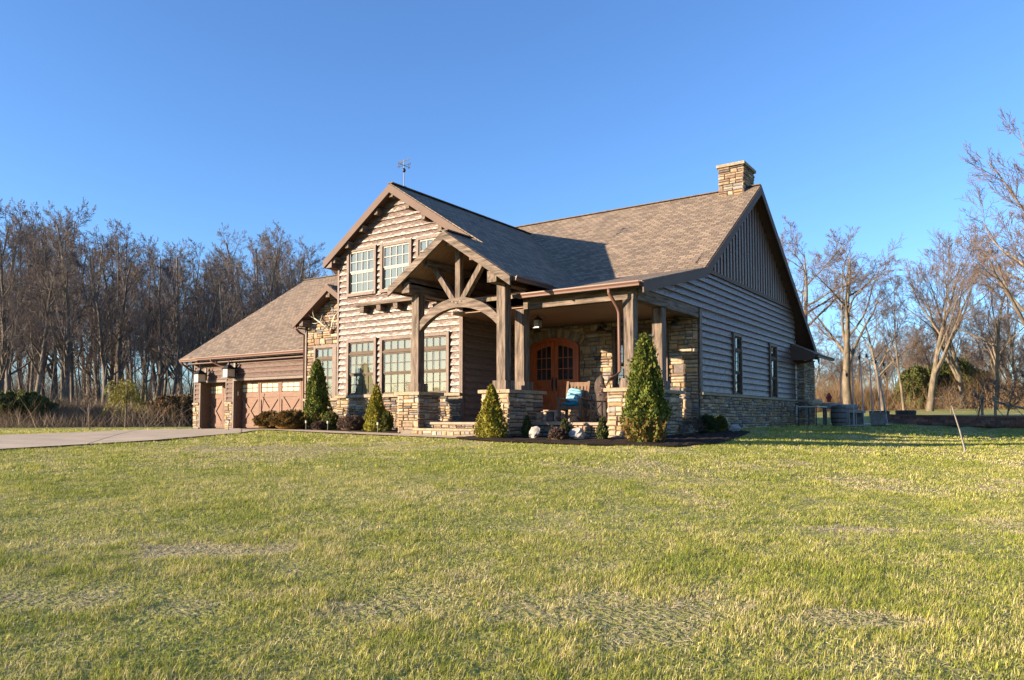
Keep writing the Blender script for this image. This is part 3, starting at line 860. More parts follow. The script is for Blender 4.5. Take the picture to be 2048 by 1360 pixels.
for s in (-1, 1):
    lo, hi = (DX + .006, DX + DW - .095) if s > 0 else (DX - DW + .095, DX - .006)
    rz = rad - .075
    leaf = MB()
    g0, g1, gz0 = lo + .13, hi - .13, 1.66
    def azr(u, dr): return arch_z(u, rz - dr)
    # stiles, lower rails, arched top rail
    for (a, b) in ((lo, g0), (g1, hi)):
        WD.prism(leaf, [(a, DZ0), (b, DZ0), (b, azr(b, 0)), (a, azr(a, 0))], .01, .055)
    WD.box(leaf, g0, g1, DZ0, DZ0 + .20, .01, .053); WD.box(leaf, g0, g1, gz0 - .16, gz0, .01, .053)
    N_ = 6
    for i in range(N_):
        a, b = g0 + (g1 - g0) * i / N_, g0 + (g1 - g0) * (i + 1) / N_
        WD.prism(leaf, [(a, azr(a, .15)), (b, azr(b, .15)), (b, azr(b, 0)), (a, azr(a, 0))], .01, .053)
    lf = hp(leaf, 'door_leaf', DOORW, ddoor)
    # lower panel with chevron planks
    pz0, pz1 = DZ0 + .20, gz0 - .16
    pm = MB(); WD.box(pm, g0, g1, pz0, pz1, .008, .022)
    pm.build('door_panel', DOORW, ddoor)
    for k, (a, b) in enumerate((((g0, pz0 + .02), (g1, pz1 - .02)), ((g0, pz1 - .02), (g1, pz0 + .02)), ((g0, (pz0 + pz1) / 2 + .1), ((g0 + g1) / 2 - .05, pz1 - .02)), (((g0 + g1) / 2 + .05, pz0 + .02), (g1, (pz0 + pz1) / 2 - .1)))):
        br = MB(); br.bar(WD.p(a[0], a[1], .030 + .003 * k), WD.p(b[0], b[1], .030 + .003 * k), .022, .05); br.build('door_brace', DOORW, ddoor)
    bk = MB(); WD.prism(bk, [(g0, gz0), (g1, gz0), (g1, azr(g1, .1)), (g0, azr(g0, .1))], .004, .008); bk.build('unlit_room_board', DARKROOM, ddoor)  # near-black board painted as the unlit room behind the glass
    mu = MB()
    for i in (1, 2):
        u = g0 + (g1 - g0) * i / 3; WD.box(mu, u - .012, u + .012, gz0, azr(u, .14), .022, .045)
    zt = azr((g0 + g1) / 2, .15)
    for j in (1, 2):
        z = gz0 + (zt - gz0) * j / 3; WD.box(mu, g0, g1, z - .012, z + .012, .023, .043)
    mu.build('muntin_grid', DOORW, ddoor)
    for i in range(3):
        a, b = g0 + (g1 - g0) * i / 3 + .012, g0 + (g1 - g0) * (i + 1) / 3 - .012
        for j in range(3):
            z0_, z1_ = gz0 + (zt - gz0) * j / 3 + .012, gz0 + (zt - gz0) * (j + 1) / 3 - .012
            pn = MB()
            if j == 2: WD.prism(pn, [(a, z0_), (b, z0_), (b, azr(b, .15)), (a, azr(a, .15))], .026, .030)
            else: WD.box(pn, a, b, z0_, z1_, .026, .030)
            pn.build('pane', GLASS, ddoor)
    hm = MB(); u = DX + s * .075
    WD.box(hm, u - .025, u + .025, 1.28, 1.74, .055, .067)
    hm.tube([WD.p(u, 1.66, .06), WD.p(u, 1.63, .12), WD.p(u, 1.42, .12), WD.p(u, 1.38, .06)], .014, 6); hm.build('door_handle', BLACK, ddoor)
# porch window, two units
window(WD, -10.66, -9.04, 1.40, 3.14, 3, .36, sash_mat=SASH_D, base=.03, units=2, trim=.11)

# ---- right gable wall -----------------------------------------------
WS = side(XW)
zroof = lambda y: (3.70 + .24 * (y - 16.45) if y < YK else ZK + (y - YK) * (ZR - ZK) / (YR - YK) if y < YR else ZR - (y - YR) * .671) - .17
lo_ = lambda z: 16.82 if z < zroof(16.9) else 16.45 + (z + .17 - 3.70) / .24 if z < zroof(YK) else YK + (z + .17 - ZK) * (YR - YK) / (ZR - ZK)
hi_ = lambda z: YR + (ZR - .17 - z) / .671
mb = MB(); WS.prism(mb, [(21.2, -.3), (32.0, -.3), (32.0, zroof(32.0)), (YR, zroof(YR)), (YK, zroof(YK)), (16.85, zroof(16.85)), (16.85, 3.62), (21.2, 3.62)], -.2, 0)
gw = hp(mb, 'gable_wall', MORTAR)
SWN = [(24.16, 24.86), (28.28, 29.06)]
sh = [(a - .09, b + .09, 1.0, 3.16) for a, b in SWN]
lay_siding(gw, WS, 21.36, 31.92, 1.16, 3.60, 31, sh)
lay_siding(gw, WS, 16.82, 31.98, 3.64, 4.83, 32, [], lo_, hi_)
mb = MB(); WS.box(mb, 21.18, 21.35, 1.16, 3.62, 0, .05); hp(mb, 'corner_trim', TRIM)
mb = MB(); WS.box(mb, 31.92, 32.0, 1.16, 3.6, 0, .06); hp(mb, 'corner_trim', TRIM)
for a, b in SWN: window(WS, a, b, 1.18, 3.08, 3, .42, sash_mat=SASH_D, blind=DARKROOM, trim=.09)  # blind sheet is near-black here, painted as the unlit room
mb = MB(); WS.box(mb, 21.2, 32.0, 1.08, 1.155, 0, .12); hp(mb, 'stone_ledge', CAPST)
lay_stones(gw, WS, 21.2, 32.0, -.15, 1.075, 41)
mb = MB(); WS.box(mb, 20.95, 31.6, 4.80, 4.92, 0, .075); hp(mb, 'band_board', FASCIA)
# board and batten gable
mb = MB(); WS.prism(mb, [(20.95, 4.92), (31.6, 4.92), (YR, zroof(YR))], 0.002, .02); bb = hp(mb, 'gable_boards', SIDING)
BAT = mat('batten_board', (0.135, 0.085, 0.065), .5, .45, .25, 8, (1, 1, .2), .3, 30)
y = 21.3
while y < 31.4:
    zt = zroof(y) - .02
    if zt > 5.0:
        mb = MB(); WS.box(mb, y - .075, y + .075, 4.92, zt, .015, .062); mb.build('batten', BAT, bb)
    y += .305

# ---- garage ----------------------------------------------------------
WG = front(20.2); WG2 = front(20.45)
mb = MB(); WG.box(mb, -28.83, -21.9, 2.03, 3.0, -.35, 0); WG.box(mb, -29.43, -28.83, -.2, 3.0, -.85, 0.001); WG.box(mb, -23.45, -21.9, -.2, 2.03, -.35, 0)
gwl = hp(mb, 'garage_wall', MORTAR)
mb = MB(); WG2.box(mb, -31.72, -29.4, 2.02, 3.0, -.4, 0); WG2.box(mb, -32.25, -31.72, -.2, 3.0, -.5, 0.001)
gwl2 = hp(mb, 'garage_wall', MORTAR)
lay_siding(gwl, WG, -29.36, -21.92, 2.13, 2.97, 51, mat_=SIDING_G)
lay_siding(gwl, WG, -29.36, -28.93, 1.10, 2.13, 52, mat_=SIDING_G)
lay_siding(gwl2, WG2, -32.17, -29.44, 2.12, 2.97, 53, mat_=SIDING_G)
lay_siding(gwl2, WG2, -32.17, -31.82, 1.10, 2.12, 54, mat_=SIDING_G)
for (Wq, a, b, c, d_) in ((WG, -29.43, -29.36, 1.10, 2.13), (WG, -28.93, -28.83, -.05, 2.13), (WG, -28.83, -22.9, 2.03, 2.13), (WG2, -32.25, -32.17, 1.10, 2.97), (WG2, -31.82, -31.72, -.05, 2.12), (WG2, -31.72, -29.44, 2.02, 2.12)):
    mb = MB(); Wq.box(mb, a, b, c, d_, 0, .055); hp(mb, 'door_trim', TRIM)
for (Wq, a, b) in ((WG, -29.47, -28.93), (WG2, -32.29, -31.82)):
    mb = MB(); Wq.box(mb, a, b, 1.02, 1.10, 0, .10); hp(mb, 'stone_ledge', CAPST)
lay_stones(gwl, WG, -29.47, -28.93, -.1, 1.02, 55); lay_stones(gwl2, WG2, -32.29, -31.82, -.1, 1.02, 56)
WGs = lside(-29.44); 
def garage_door(Y, x0, np_, pw, h, label):
    Wd = front(Y); x1 = x0 + np_ * pw
    mb = MB(); Wd.box(mb, x0 - .3, x1 + .3, -.06, h + .2, -.06, 0); gd = hp(mb, 'garage_door', GDOOR); gd['label'] = label
    for k in range(np_):
        a, b = x0 + k * pw, x0 + (k + 1) * pw
        fr = MB(); st = .11
        Wd.box(fr, a + .01, a + st, 0, h, .002, .035); Wd.box(fr, b - st, b - .01, 0, h, .002, .035)
        for (c, d_) in ((0, .14), (1.30, 1.50), (h - .16, h)):
            Wd.box(fr, a + st, b - st, c, d_, .002, .032)
        fr.build('door_panel', GDOOR, gd)
        for (p0, p1, off_) in (((a + st, .14), (b - st, 1.30), .024), ((a + st, 1.30), (b - st, .14), .030)):
            br = MB(); br.bar(Wd.p(p0[0] + .03, p0[1], off_), Wd.p(p1[0] - .03, p1[1], off_), .024, .13); br.build('brace', GDOOR, gd)
        w0, w1, z0, z1 = a + st + .02, b - st - .02, 1.52, h - .18
        cw, rh = (w1 - w0) / 3, (z1 - z0) / 2
        fb = MB(); Wd.box(fb, w0, w1, z0, z1, .002, .010); fb.build('window_backing', SASH_D, gd)
        for i in range(3):
            for j in range(2):
                pn = MB(); Wd.box(pn, w0 + cw * i + .025, w0 + cw * (i + 1) - .025, z0 + rh * j + .022, z0 + rh * (j + 1) - .022, .008, .018); pn.build('pane', FROST, gd)
garage_door(20.6, -28.97, 4, 1.375, 2.08, 'wide brown garage door with four crossbraced panels')
garage_door(20.95, -31.98, 2, 1.28, 2.06, 'narrow brown garage door with crossbraced panels')
# jambs of the openings
mb = MB(); mb.box((-28.834, 20.26, -.05), (-28.80, 20.60, 2.03)); hp(mb, 'door_jamb', TRIM)
mb = MB(); mb.box((-31.722, 20.51, -.05), (-31.69, 20.95, 2.02)); hp(mb, 'door_jamb', TRIM)
mb = MB(); mb.box((-28.86, 20.30, 1.38), (-28.79, 20.33, 1.56)); mb.v = [(x + .06, y_ , z) for x, y_, z in mb.v]; hp(mb, 'keypad', FROST)
mb = MB(); mb.box((GXL + .2, 19.9, 2.86), (-21.9, 20.5, 2.90)); hp(mb, 'soffit', SOFFIT)
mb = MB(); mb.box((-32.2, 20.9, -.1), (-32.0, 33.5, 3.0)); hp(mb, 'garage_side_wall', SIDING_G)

# ---- stone wing ------------------------------------------------------
WW = front(18.4)
wt = lambda u: SZ - .667 * abs(u - SX) - .14
mb = MB(); WW.prism(mb, [(-21.94, -.3), (-19.2, -.3), (-19.2, wt(-19.2)), (SX, wt(SX)), (-21.94, wt(-21.94))], -.2, 0); ww = hp(mb, 'stone_wing_wall', MORTAR)
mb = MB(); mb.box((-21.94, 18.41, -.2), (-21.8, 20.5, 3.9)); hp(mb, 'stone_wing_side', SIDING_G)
lay_stones(ww, WW, -21.86, -19.4, -.15, 5.2, 61, [(-21.45, -19.3, 1.05, 3.02)], wt)
mb = MB(); WW.box(mb, -21.96, -21.88, 0, 3.75, 0, .09); hp(mb, 'corner_trim', TRIM)
window(WW, -21.34, -20.44, 1.18, 2.92, 3, .36, sash_mat=SASH_D, blind=BLIND_G, trim=.10, base=.03)
window(WW, -20.24, -19.42, 1.18, 2.92, 3, .36, sash_mat=SASH_D, blind=BLIND_G, trim=.10, base=.03)
mb = MB(); WW.box(mb, -21.94, -19.42, 1.02, 1.10, 0.08, .16); hp(mb, 'stone_ledge', CAPST)
for u, dz in ((-21.75, 0), (SX - .05, 0)):
    zt = SZ - .667 * abs(u - SX) - .16
    mb = MB(); WW.box(mb, u - .09, u + .09, zt - .26, zt - .02, 0, .46); hp(mb, 'outrigger', TIM['y'])

# ---- porch: piers, posts, beams, floor ------------------------------
def pier(x0, x1, y0, y1, z1=1.05, seed=1):
    mb = MB(); mb.box((x0 + .05, y0 + .05, -.3), (x1 - .05, y1 - .05, z1)); pr = hp(mb, 'pier', MORTAR)
    cp = MB(); o_ = .07
    cp.box((x0 - o_, y0 - o_, z1), (x1 + o_, y1 + o_, z1 + .09)); cp.build('cap', CAPST, pr)
    lay_stones(pr, front(y0 + .05), x0, x1, -.2, z1, seed)
    lay_stones(pr, side(x1 - .05), y0, y1, -.2, z1, seed + 1)
    lay_stones(pr, lside(x0 + .05), -y1, -y0, -.2, z1, seed + 2)
    return pr
pier(-15.0, -14.2, 15.88, 16.85, 1.05, 71)
pier(-11.98, -11.1, 15.88, 17.55, 1.05, 81)
pier(-8.66, -7.88, 16.66, 19.55, 1.05, 91)
def post(x0, x1, y0, y1, z0, z1):
    mb = MB(); mb.box((x0, y0, z0 + .24), (x1, y1, z1)); po = hp(mb, 'post', TIM['z'])
    bs = MB(); e = .075; bs.box((x0 - e, y0 - e, z0), (x1 + e, y1 + e, z0 + .24)); bs.build('post_base', TIM['z'], po)
    for (dx, dz) in ((.06, .9), (.14, .83)):
        pass
    return po
post(-14.56, -14.30, 15.97, 16.23, 1.14, 3.92)
post(-11.55, -11.28, 15.97, 16.24, 1.14, 3.92)
post(-11.55, -11.26, 16.82, 17.10, 1.14, 3.36)
post(-8.29, -8.01, 16.80, 17.06, 1.14, 3.34)
post(-8.29, -8.01, 18.55, 18.82, 1.14, 3.34)
mb = MB(); mb.box((-14.57, 15.56, 3.92), (-14.29, 17.58, 4.22)); hp(mb, 'plate_beam', TIM['y'])
mb = MB(); mb.box((-11.56, 15.56, 3.92), (-11.27, 18.6, 4.22)); hp(mb, 'plate_beam', TIM['y'])
mb = MB(); mb.box((-11.26, 16.80, 3.34), (-8.0, 17.05, 3.63)); hp(mb, 'porch_beam', TIM['x'])
mb = MB(); mb.box((-8.27, 17.052, 3.35), (-7.985, 21.18, 3.62)); hp(mb, 'porch_beam', TIM['y'])
mb = MB(); mb.box((-13.0, 15.6, 5.08), (-12.84, 17.58, 5.28)); hp(mb, 'ridge_beam', TIM['y'])
for s in (-1, 1):
    for t in (.8, 1.45):
        x = EX + s * t; z = EZ_ - ES * t - .14
        mb = MB(); mb.box((x - .08, 15.62, z - .20), (x + .08, 17.58, z - .03)); hp(mb, 'purlin', TIM['y'])
# arched beam
xa, xb, zc_top, zc_bot, ze_top, ze_bot = -14.30, -11.55, 3.71, 3.44, 3.14, 2.86
def arc(zm, ze, n=22):
    h = zm - ze; c = (xb - xa) / 2; r = (c * c + h * h) / (2 * h); cx = (xa + xb) / 2
    return [(xa + (xb - xa) * i / n, zm - r + math.sqrt(r * r - (xa + (xb - xa) * i / n - cx) ** 2)) for i in range(n + 1)]
A, B = arc(zc_top, ze_top), arc(zc_bot, ze_bot)
mb = MB(); W16 = front(16.0)
for i in range(22):
    W16.prism(mb, [B[i], B[i + 1], A[i + 1], A[i]], -.18, 0)
mb2 = MB(); n = 23; V = []
for dd in (0, -.18): V += [W16.p(u, z, dd) for u, z in A] + [W16.p(u, z, dd) for u, z in B]
F = []
for i in range(22):
    F += [(n + i, n + i + 1, i + 1, i), (2 * n + i, 2 * n + i + 1, 3 * n + i + 1, 3 * n + i), (i, i + 1, 2 * n + i + 1, 2 * n + i), (n + i + 1, n + i, 3 * n + i, 3 * n + i + 1)]
mb2.add(V, F); hp(mb2, 'arched_beam', TIM['x'])
mb = MB(); mb.box((-13.005, 16.02, 3.70), (-12.835, 16.17, 5.30)); hp(mb, 'king_post', TIM['z'])
for s in (-1, 1):
    mb = MB(); mb.bar((EX + s * .16, 16.09, 3.66), (EX + s * 0.93, 16.09, 4.78 - .06), .15, .16, (0, 1, 0)); hp(mb, 'strut', TIM['z'])
# pegs
pg = MB()
for (x, z) in ((-14.36, 3.06), (-14.36, 2.94), (-11.49, 3.05), (-11.49, 2.93), (-13.06, 3.60), (-12.78, 3.60), (-12.92, 3.56)):
    pg.tube([(x, 15.975, z), (x, 15.955, z)], .014, 6)
hp(pg, 'pegs', BLACK)
# ceiling, floor, steps
mb = MB(); mb.box((-14.0, 17.06, 3.44), (-8.28, 21.2, 3.50)); hp(mb, 'porch_ceiling', CEIL)
mb = MB(); mb.box((-11.26, 16.78, 3.63), (-8.02, 16.86, 3.78)); hp(mb, 'beam_cap', SOFFIT)
mb = MB(); mb.box((-14.0, 16.95, -.2), (-8.05, 21.2, .22)); pf = hp(mb, 'porch_floor', PORCHFLOOR)
mb = MB(); mb.box((-14.2, 16.25, -.2), (-12.0, 17.3, .215)); hp(mb, 'step_core', MORTAR)
mb = MB(); mb.box((-14.19, 15.95 + .2, .22), (-11.99, 17.58, .285)); hp(mb, 'tread', TREAD)
mb = MB(); mb.box((-14.6, 15.62, -.2), (-11.6, 16.30, .055)); hp(mb, 'step_core', MORTAR)
mb = MB(); mb.box((-14.19, 15.58 + .05, .06), (-11.99, 16.24, .115)); hp(mb, 'tread', CAPST)
mb = MB(); mb.box((-11.1, 16.72, .22), (-8.62, 21.15, .285)); hp(mb, 'tread', TREAD)
mb = MB(); mb.box((-13.99, 17.585, .222), (-11.1, 21.15, .284)); hp(mb, 'tread', TREAD)
lay_stones(pf, front(16.86), -11.1, -8.66, -.2, .215, 101)
lay_stones(pf, front(16.26), -14.2, -12.0, .12, .218, 102, big=.8)
lay_stones(pf, front(15.66), -14.2, -12.0, -.2, .055, 103, big=.8)
mb = MB(); mb.box((-13.98, 19.5, .285), (-11.4, 21.14, .58)); ld = hp(mb, 'landing', MORTAR)
lay_stones(ld, front(19.5), -13.98, -11.35, .285, .58, 104); lay_stones(ld, side(-11.4), 19.5, 21.1, .285, .58, 105)
mb = MB(); mb.box((-13.98, 19.42, .585), (-11.32, 21.14, .645)); mb.build('tread', TREAD, ld)

# ---- chimney ---------------------------------------------------------
mb = MB(); mb.box((-8.93, 25.95, 7.4), (-8.13, 27.12, 9.30)); ch = hp(mb, 'chimney', MORTAR)
lay_stones(ch, front(25.95), -8.98, -8.08, 7.8, 9.30, 111); lay_stones(ch, side(-8.13), 25.9, 27.17, 7.8, 9.30, 112)
mb = MB(); mb.box((-9.03, 25.84, 9.30), (-8.02, 27.22, 9.40)); mb.build('cap', CAPST, ch)

# ---- rear wing stone column and wall ---------------------------------
mb = MB(); mb.box((-8.4, 31.95, -.2), (-7.62, 33.6, 2.9)); rcol = hp(mb, 'stone_column', MORTAR)
lay_stones(rcol, side(-7.62), 31.95, 33.6, -.1, 2.84, 121); lay_stones(rcol, front(31.95), -8.0, -7.58, -.1, 2.84, 122)
mb = MB(); mb.box((-8.35, 33.62, -.2), (-8.25, 36.5, 3.0)); hp(mb, 'rear_wall', SIDING)
flush_stones(290)

# ================================================================== THINGS ON AND AROUND THE HOUSE
# weathervane
wv = empty('weathervane', (GX, 17.9, GZ + .02), 0, 'thin dark weathervane standing on the front gable ridge', 'weathervane')
mb = MB(); mb.lathe([(.10, 0), (.09, .03), (.02, .05)], 10); mb.build('base', BLACK, wv)
mb = MB(); mb.tube([(0, 0, .03), (0, 0, .92)], .013, 6); mb.build('pole', BLACK, wv)
mb = MB(); mb.lathe([(.01, .50), (.05, .54), (.06, .58), (.05, .62), (.01, .66)], 10); mb.build('ball', BLACK, wv, smooth=True)
mb = MB(); mb.tube([(-.22, 0, .74), (.22, 0, .74)], .008, 5); mb.tube([(0, -.22, .74), (0, .22, .74)], .008, 5); mb.build('direction_arms', BLACK, wv)
COPPER = mat('copper', (0.07, 0.045, 0.035), .7, .2, .3)
for (x, y) in ((-.24, 0), (.24, 0), (0, -.24), (0, .24)):
    mb = MB()
    for q in ((-.03, -.04), (.03, -.04)): mb.bar((x + q[0], y, .70), (x + q[0], y, .79), .012, .012)
    mb.bar((x - .03, y, .77), (x + .03, y, .72), .012, .012, (0, 1, 0)); mb.build('compass_letter', COPPER, wv)
mb = MB(); mb.bar((-.22, .05, .88), (.18, -.05, .88), .012, .02)
mb.add([(.18, -.05, .83), (.30, -.08, .88), (.18, -.05, .93), (.18, -.042, .83), (.30, -.072, .88), (.18, -.042, .93)], [(0, 1, 2), (5, 4, 3), (0, 3, 4, 1), (1, 4, 5, 2), (2, 5, 3, 0)])
mb.add([(-.22, .05, .82), (-.12, .025, .88), (-.22, .05, .96), (-.30, .07, .90), (-.22, .062, .82), (-.12, .037, .88), (-.22, .062, .96), (-.30, .082, .90)], [(0, 1, 2, 3), (7, 6, 5, 4), (0, 4, 5, 1), (1, 5, 6, 2), (2, 6, 7, 3), (3, 7, 4, 0)])
mb.build('arrow', BLACK, wv)

# antlers on the stone wing
ANT = mat('antler', (0.50, 0.43, 0.34), .7, .3, .3, 12)
an = empty('antler_mount', (-20.55, 18.31, 3.50), 0, 'pale elk antlers mounted on the stone wing wall', 'antlers')
mb = MB(); mb.lathe([(.05, -.09), (.09, -.03), (.08, .04), (.03, .08)], 10); mb.build('skull_plate', mat('skull_plate', (0.22, 0.10, 0.06), .7, .3, .3), an, smooth=True)
for s, k in ((-1, 1.0), (1, .62)):
    mb = MB()
    main = [(0, -.04, .02), (s * .16 * k, -.08, .12), (s * .42 * k, -.16, .34), (s * .66 * k, -.22, .50), (s * .82 * k, -.16, .72), (s * .72 * k, -.1, .88)]
    mb.tube(main, [.030, .030, .026, .022, .016, .006], 7)
    for (i, d, l) in ((1, (-.1 * s, -.3, -.02), .22), (2, (s * -.3, -.12, .25), .3), (3, (s * .35, -.1, .12), .3), (3, (s * -.05, -.2, .35), .28), (4, (s * .25, -.1, .2), .25), (2, (s * .35, -.1, -.12), .34)):
        p = Vector(main[i]); d = Vector(d).normalized()
        mb.tube([p, p + d * l * .6 + Vector((0, 0, .02)), p + d * l + Vector((0, 0, .08))], [.018, .012, .004], 6)
    mb.build('antler', ANT, an, smooth=True)

# carriage lanterns of the garage
def lantern(loc, sz, label, group):
    t = empty('wall_lantern', loc, 0, label, 'lantern', group)
    w = .20 * sz; h = .38 * sz
    mb = MB()
    for x in (-1, 1):
        for y in (-1, 1): mb.bar((x * w, y * w, 0), (x * w, y * w, h), .022, .022)
    mb.box((-w - .02, -w - .02, -.02), (w + .02, w + .02, .02)); mb.build('frame', BLACK, t)
    mb = MB(); mb.box((-w + .015, -w + .015, .02), (w - .015, w - .015, h)); mb.build('glass', LANTGL, t)
    mb = MB(); mb.hexa([(-w - .05, -w - .05, h), (w + .05, -w - .05, h), (w + .05, w + .05, h), (-w - .05, w + .05, h), (-.06, -.06, h + .2 * sz), (.06, -.06, h + .2 * sz), (.06, .06, h + .2 * sz), (-.06, .06, h + .2 * sz)])
    mb.lathe([(.06, h + .2 * sz), (.05, h + .3 * sz), (.02, h + .34 * sz)], 8); mb.build('roof', BLACK, t)
    mb = MB(); mb.tube([(0, 0, h + .34 * sz), (0, .02, h + .5 * sz), (0, .12, h + .58 * sz), (0, .25, h + .5 * sz), (0, .33, h + .3 * sz), (0, .30, h + .1 * sz)], .018, 6); mb.build('bracket_arm', BLACK, t)
    mb = MB(); mb.box((-.06, .28, h * .3), (.06, .33, h + .3 * sz)); mb.build('back_plate', BLACK, t)
    return t
lantern((-31.15, 19.98, 2.02), .95, 'wall lantern left of the narrow garage door', 'garage lanterns')
lantern((-28.72, 19.80, 2.16), .95, 'wall lantern between the two garage doors', 'garage lanterns')
# porch lantern hanging near the door
t = empty('hanging_lantern', (-11.95, 18.6, 3.05), 0, 'black hanging lantern with pale glass under the porch roof', 'lantern')
mb = MB(); mb.box((-.10, -.10, 0), (.10, .10, .02))
for x in (-.095, .095):
    for y in (-.095, .095): mb.bar((x, y, .01), (x, y, .24), .012, .012)
mb.build('frame', BLACK, t)
mb = MB(); mb.box((-.085, -.085, .02), (.085, .085, .235)); mb.build('glass', mat('white_lantern_glass', (0.24, 0.23, 0.22), .3, .5, .1), t)
mb = MB(); mb.lathe([(.16, .24), (.15, .26), (.05, .33), (.015, .36)], 12); mb.tube([(0, 0, .35), (0, 0, .44)], .01, 6); mb.build('hood', BLACK, t)
# barn lights
for (x, lab) in ((-11.05, 'black gooseneck barn light between the double door and porch window'), (-8.62, 'black gooseneck barn light right of the porch window')):
    t = empty('barn_light', (x, 21.12, 3.30), 0, lab, 'wall light', 'barn lights under the porch')
    mb = MB(); mb.lathe([(.07, -.02), (.07, .02)], 12); mb.v = [(vx, vz - .01, vy) for vx, vy, vz in mb.v]; mb.build('wall_plate', BLACK, t)
    mb = MB(); mb.tube([(0, 0, 0), (0, -.12, .10), (0, -.22, .12), (0, -.30, .04), (0, -.31, -.04)], .013, 7); mb.build('arm', BLACK, t, smooth=True)
    mb = MB(); mb.lathe([(.16, -.17), (.15, -.15), (.07, -.08), (.03, -.03)], 16, (0, -.31, 0)); mb.build('shade', BLACK, t, smooth=True)

# rocking chairs
def rocker(loc, rz, label):
    t = empty('rocking_chair', loc, rz, label, 'rocking chair', 'porch rocking chairs')
    hw = .31
    for s in (-1, 1):
        mb = MB(); mb.bar((s * hw, -.26, .06), (s * hw, -.28, .66), .075, .075, (0, 1, 0)); mb.build('leg', CEDAR, t)
        mb = MB(); mb.bar((s * (hw - .02), .24, .06), (s * (hw - .02), .30, .45), .07, .07, (0, 1, 0)); mb.bar((s * (hw - .02), .28, .42), (s * (hw + .01), .50, 1.16), .07, .07, (0, 1, 0)); mb.build('back_post', CEDAR, t)
        mb = MB(); pts = [(s * hw, -.50 + .1 * i, .012 + .42 * (-.50 + .1 * i + .02) ** 2) for i in range(12)]
        for a, b in zip(pts, pts[1:]): mb.bar((a[0], a[1], a[2] + .03), (b[0], b[1], b[2] + .03), .05, .06)
        mb.build('rocker', CEDAR, t)
        mb = MB(); mb.bar((s * (hw + .01), -.36, .67), (s * (hw + .01), .36, .63), .12, .035); mb.build('arm', CEDAR, t)
    mb = MB(); mb.bar((-hw, -.28, .40), (hw, -.28, .40), .05, .11); mb.build('front_rail', CEDAR, t)
    mb = MB()
    for s in (-1, 1): mb.bar((s * hw * .98, -.26, .38), (s * hw * .98, .30, .34), .04, .09)
    mb.build('side_rail', CEDAR, t)
    for i in range(5):
        mb = MB(); y = -.26 + .12 * i; mb.bar((-hw + .02, y, .44 - .07 * i * .25), (hw - .02, y, .44 - .07 * i * .25), .10, .025); mb.build('seat_slat', CEDAR, t)
    mb = MB(); mb.bar((-hw, .49, 1.08), (hw, .49, 1.08), .04, .12); mb.build('back_rail', CEDAR, t)
    mb = MB(); mb.bar((-hw, .34, .50), (hw, .34, .50), .04, .07); mb.build('back_rail', CEDAR, t)
    for i in range(5):
        x = -.21 + .105 * i; mb = MB(); mb.bar((x, .35, .50), (x, .485, 1.06), .07, .02, (0, 1, 0)); mb.build('back_slat', CEDAR, t)
    return t
def soft(name, sx, sy, sz, mat_, n=8, e=.45):
    """puffy cushion by superellipsoid"""
    V, F = [], []
    nu, nv_ = 20, 10
    f = lambda c, p: math.copysign(abs(c) ** p, c)
    for i in range(nv_ + 1):
        ph = -math.pi / 2 + math.pi * i / nv_
        for j in range(nu):
            th = 2 * math.pi * j / nu
            V.append((sx * f(math.cos(ph), .6) * f(math.cos(th), e), sy * f(math.cos(ph), .6) * f(math.sin(th), e), sz * f(math.sin(ph), .75)))
    for i in range(nv_):
        for j in range(nu):
            j2 = (j + 1) % nu; F.append((i * nu + j, i * nu + j2, (i + 1) * nu + j2, (i + 1) * nu + j))
    mb = MB(); mb.add(V, F); return mb.mesh(name, mat_, True)
ch1 = rocker((-10.62, 18.35, .287), R(10), 'brown wooden rocking chair with tall slatted back, nearest the double door')
ch2 = rocker((-9.30, 18.55, .287), R(-62), 'brown wooden rocking chair half hidden behind the corner pier')
for chx, lab in ((ch1, 'bright teal seat cushion on the fully visible rocking chair'), (ch2, 'teal seat cushion on the rocking chair behind the pier')):
    me = soft('seat_cushion', .28, .28, .055, TEAL); o = link('seat_cushion', me)
    M = Matrix.Translation(chx.location) @ Matrix.Rotation(chx.rotation_euler.z, 4, 'Z') @ Matrix.Translation((0, -.02, .50)); o.matrix_basis = M
    tag(o, lab, 'cushion', 'teal seat cushions')
def pillow_mat():
    m, t_, b = newmat('pillow_pattern'); N, L = t_.nodes, t_.links
    tc = N.new('ShaderNodeTexCoord'); wv_ = N.new('ShaderNodeTexWave'); wv_.wave_type = 'RINGS'; wv_.inputs['Scale'].default_value = 4.5; wv_.inputs['Distortion'].default_value = 3
    L.new(tc.outputs['Object'], wv_.inputs[0]); rp = N.new('ShaderNodeValToRGB'); rp.color_ramp.elements[0].position = .06; rp.color_ramp.elements[1].position = .16
    rp.color_ramp.elements[0].color = (.02, .07, .12, 1); rp.color_ramp.elements[1].color = (.20, .42, .48, 1); L.new(wv_.outputs[0], rp.inputs[0]); L.new(rp.outputs[0], b.inputs['Base Color']); b.inputs['Roughness'].default_value = .9
    return m
o = link('throw_pillow', soft('throw_pillow', .22, .22, .075, pillow_mat(), e=.55))
o.matrix_basis = Matrix.Translation(ch1.location) @ Matrix.Rotation(R(10), 4, 'Z') @ Matrix.Translation((-.03, .20, .75)) @ Matrix.Rotation(R(8), 4, 'Y') @ Matrix.Rotation(R(70), 4, 'X')
tag(o, 'pale aqua patterned throw pillow leaning on the rocking chair back', 'pillow')

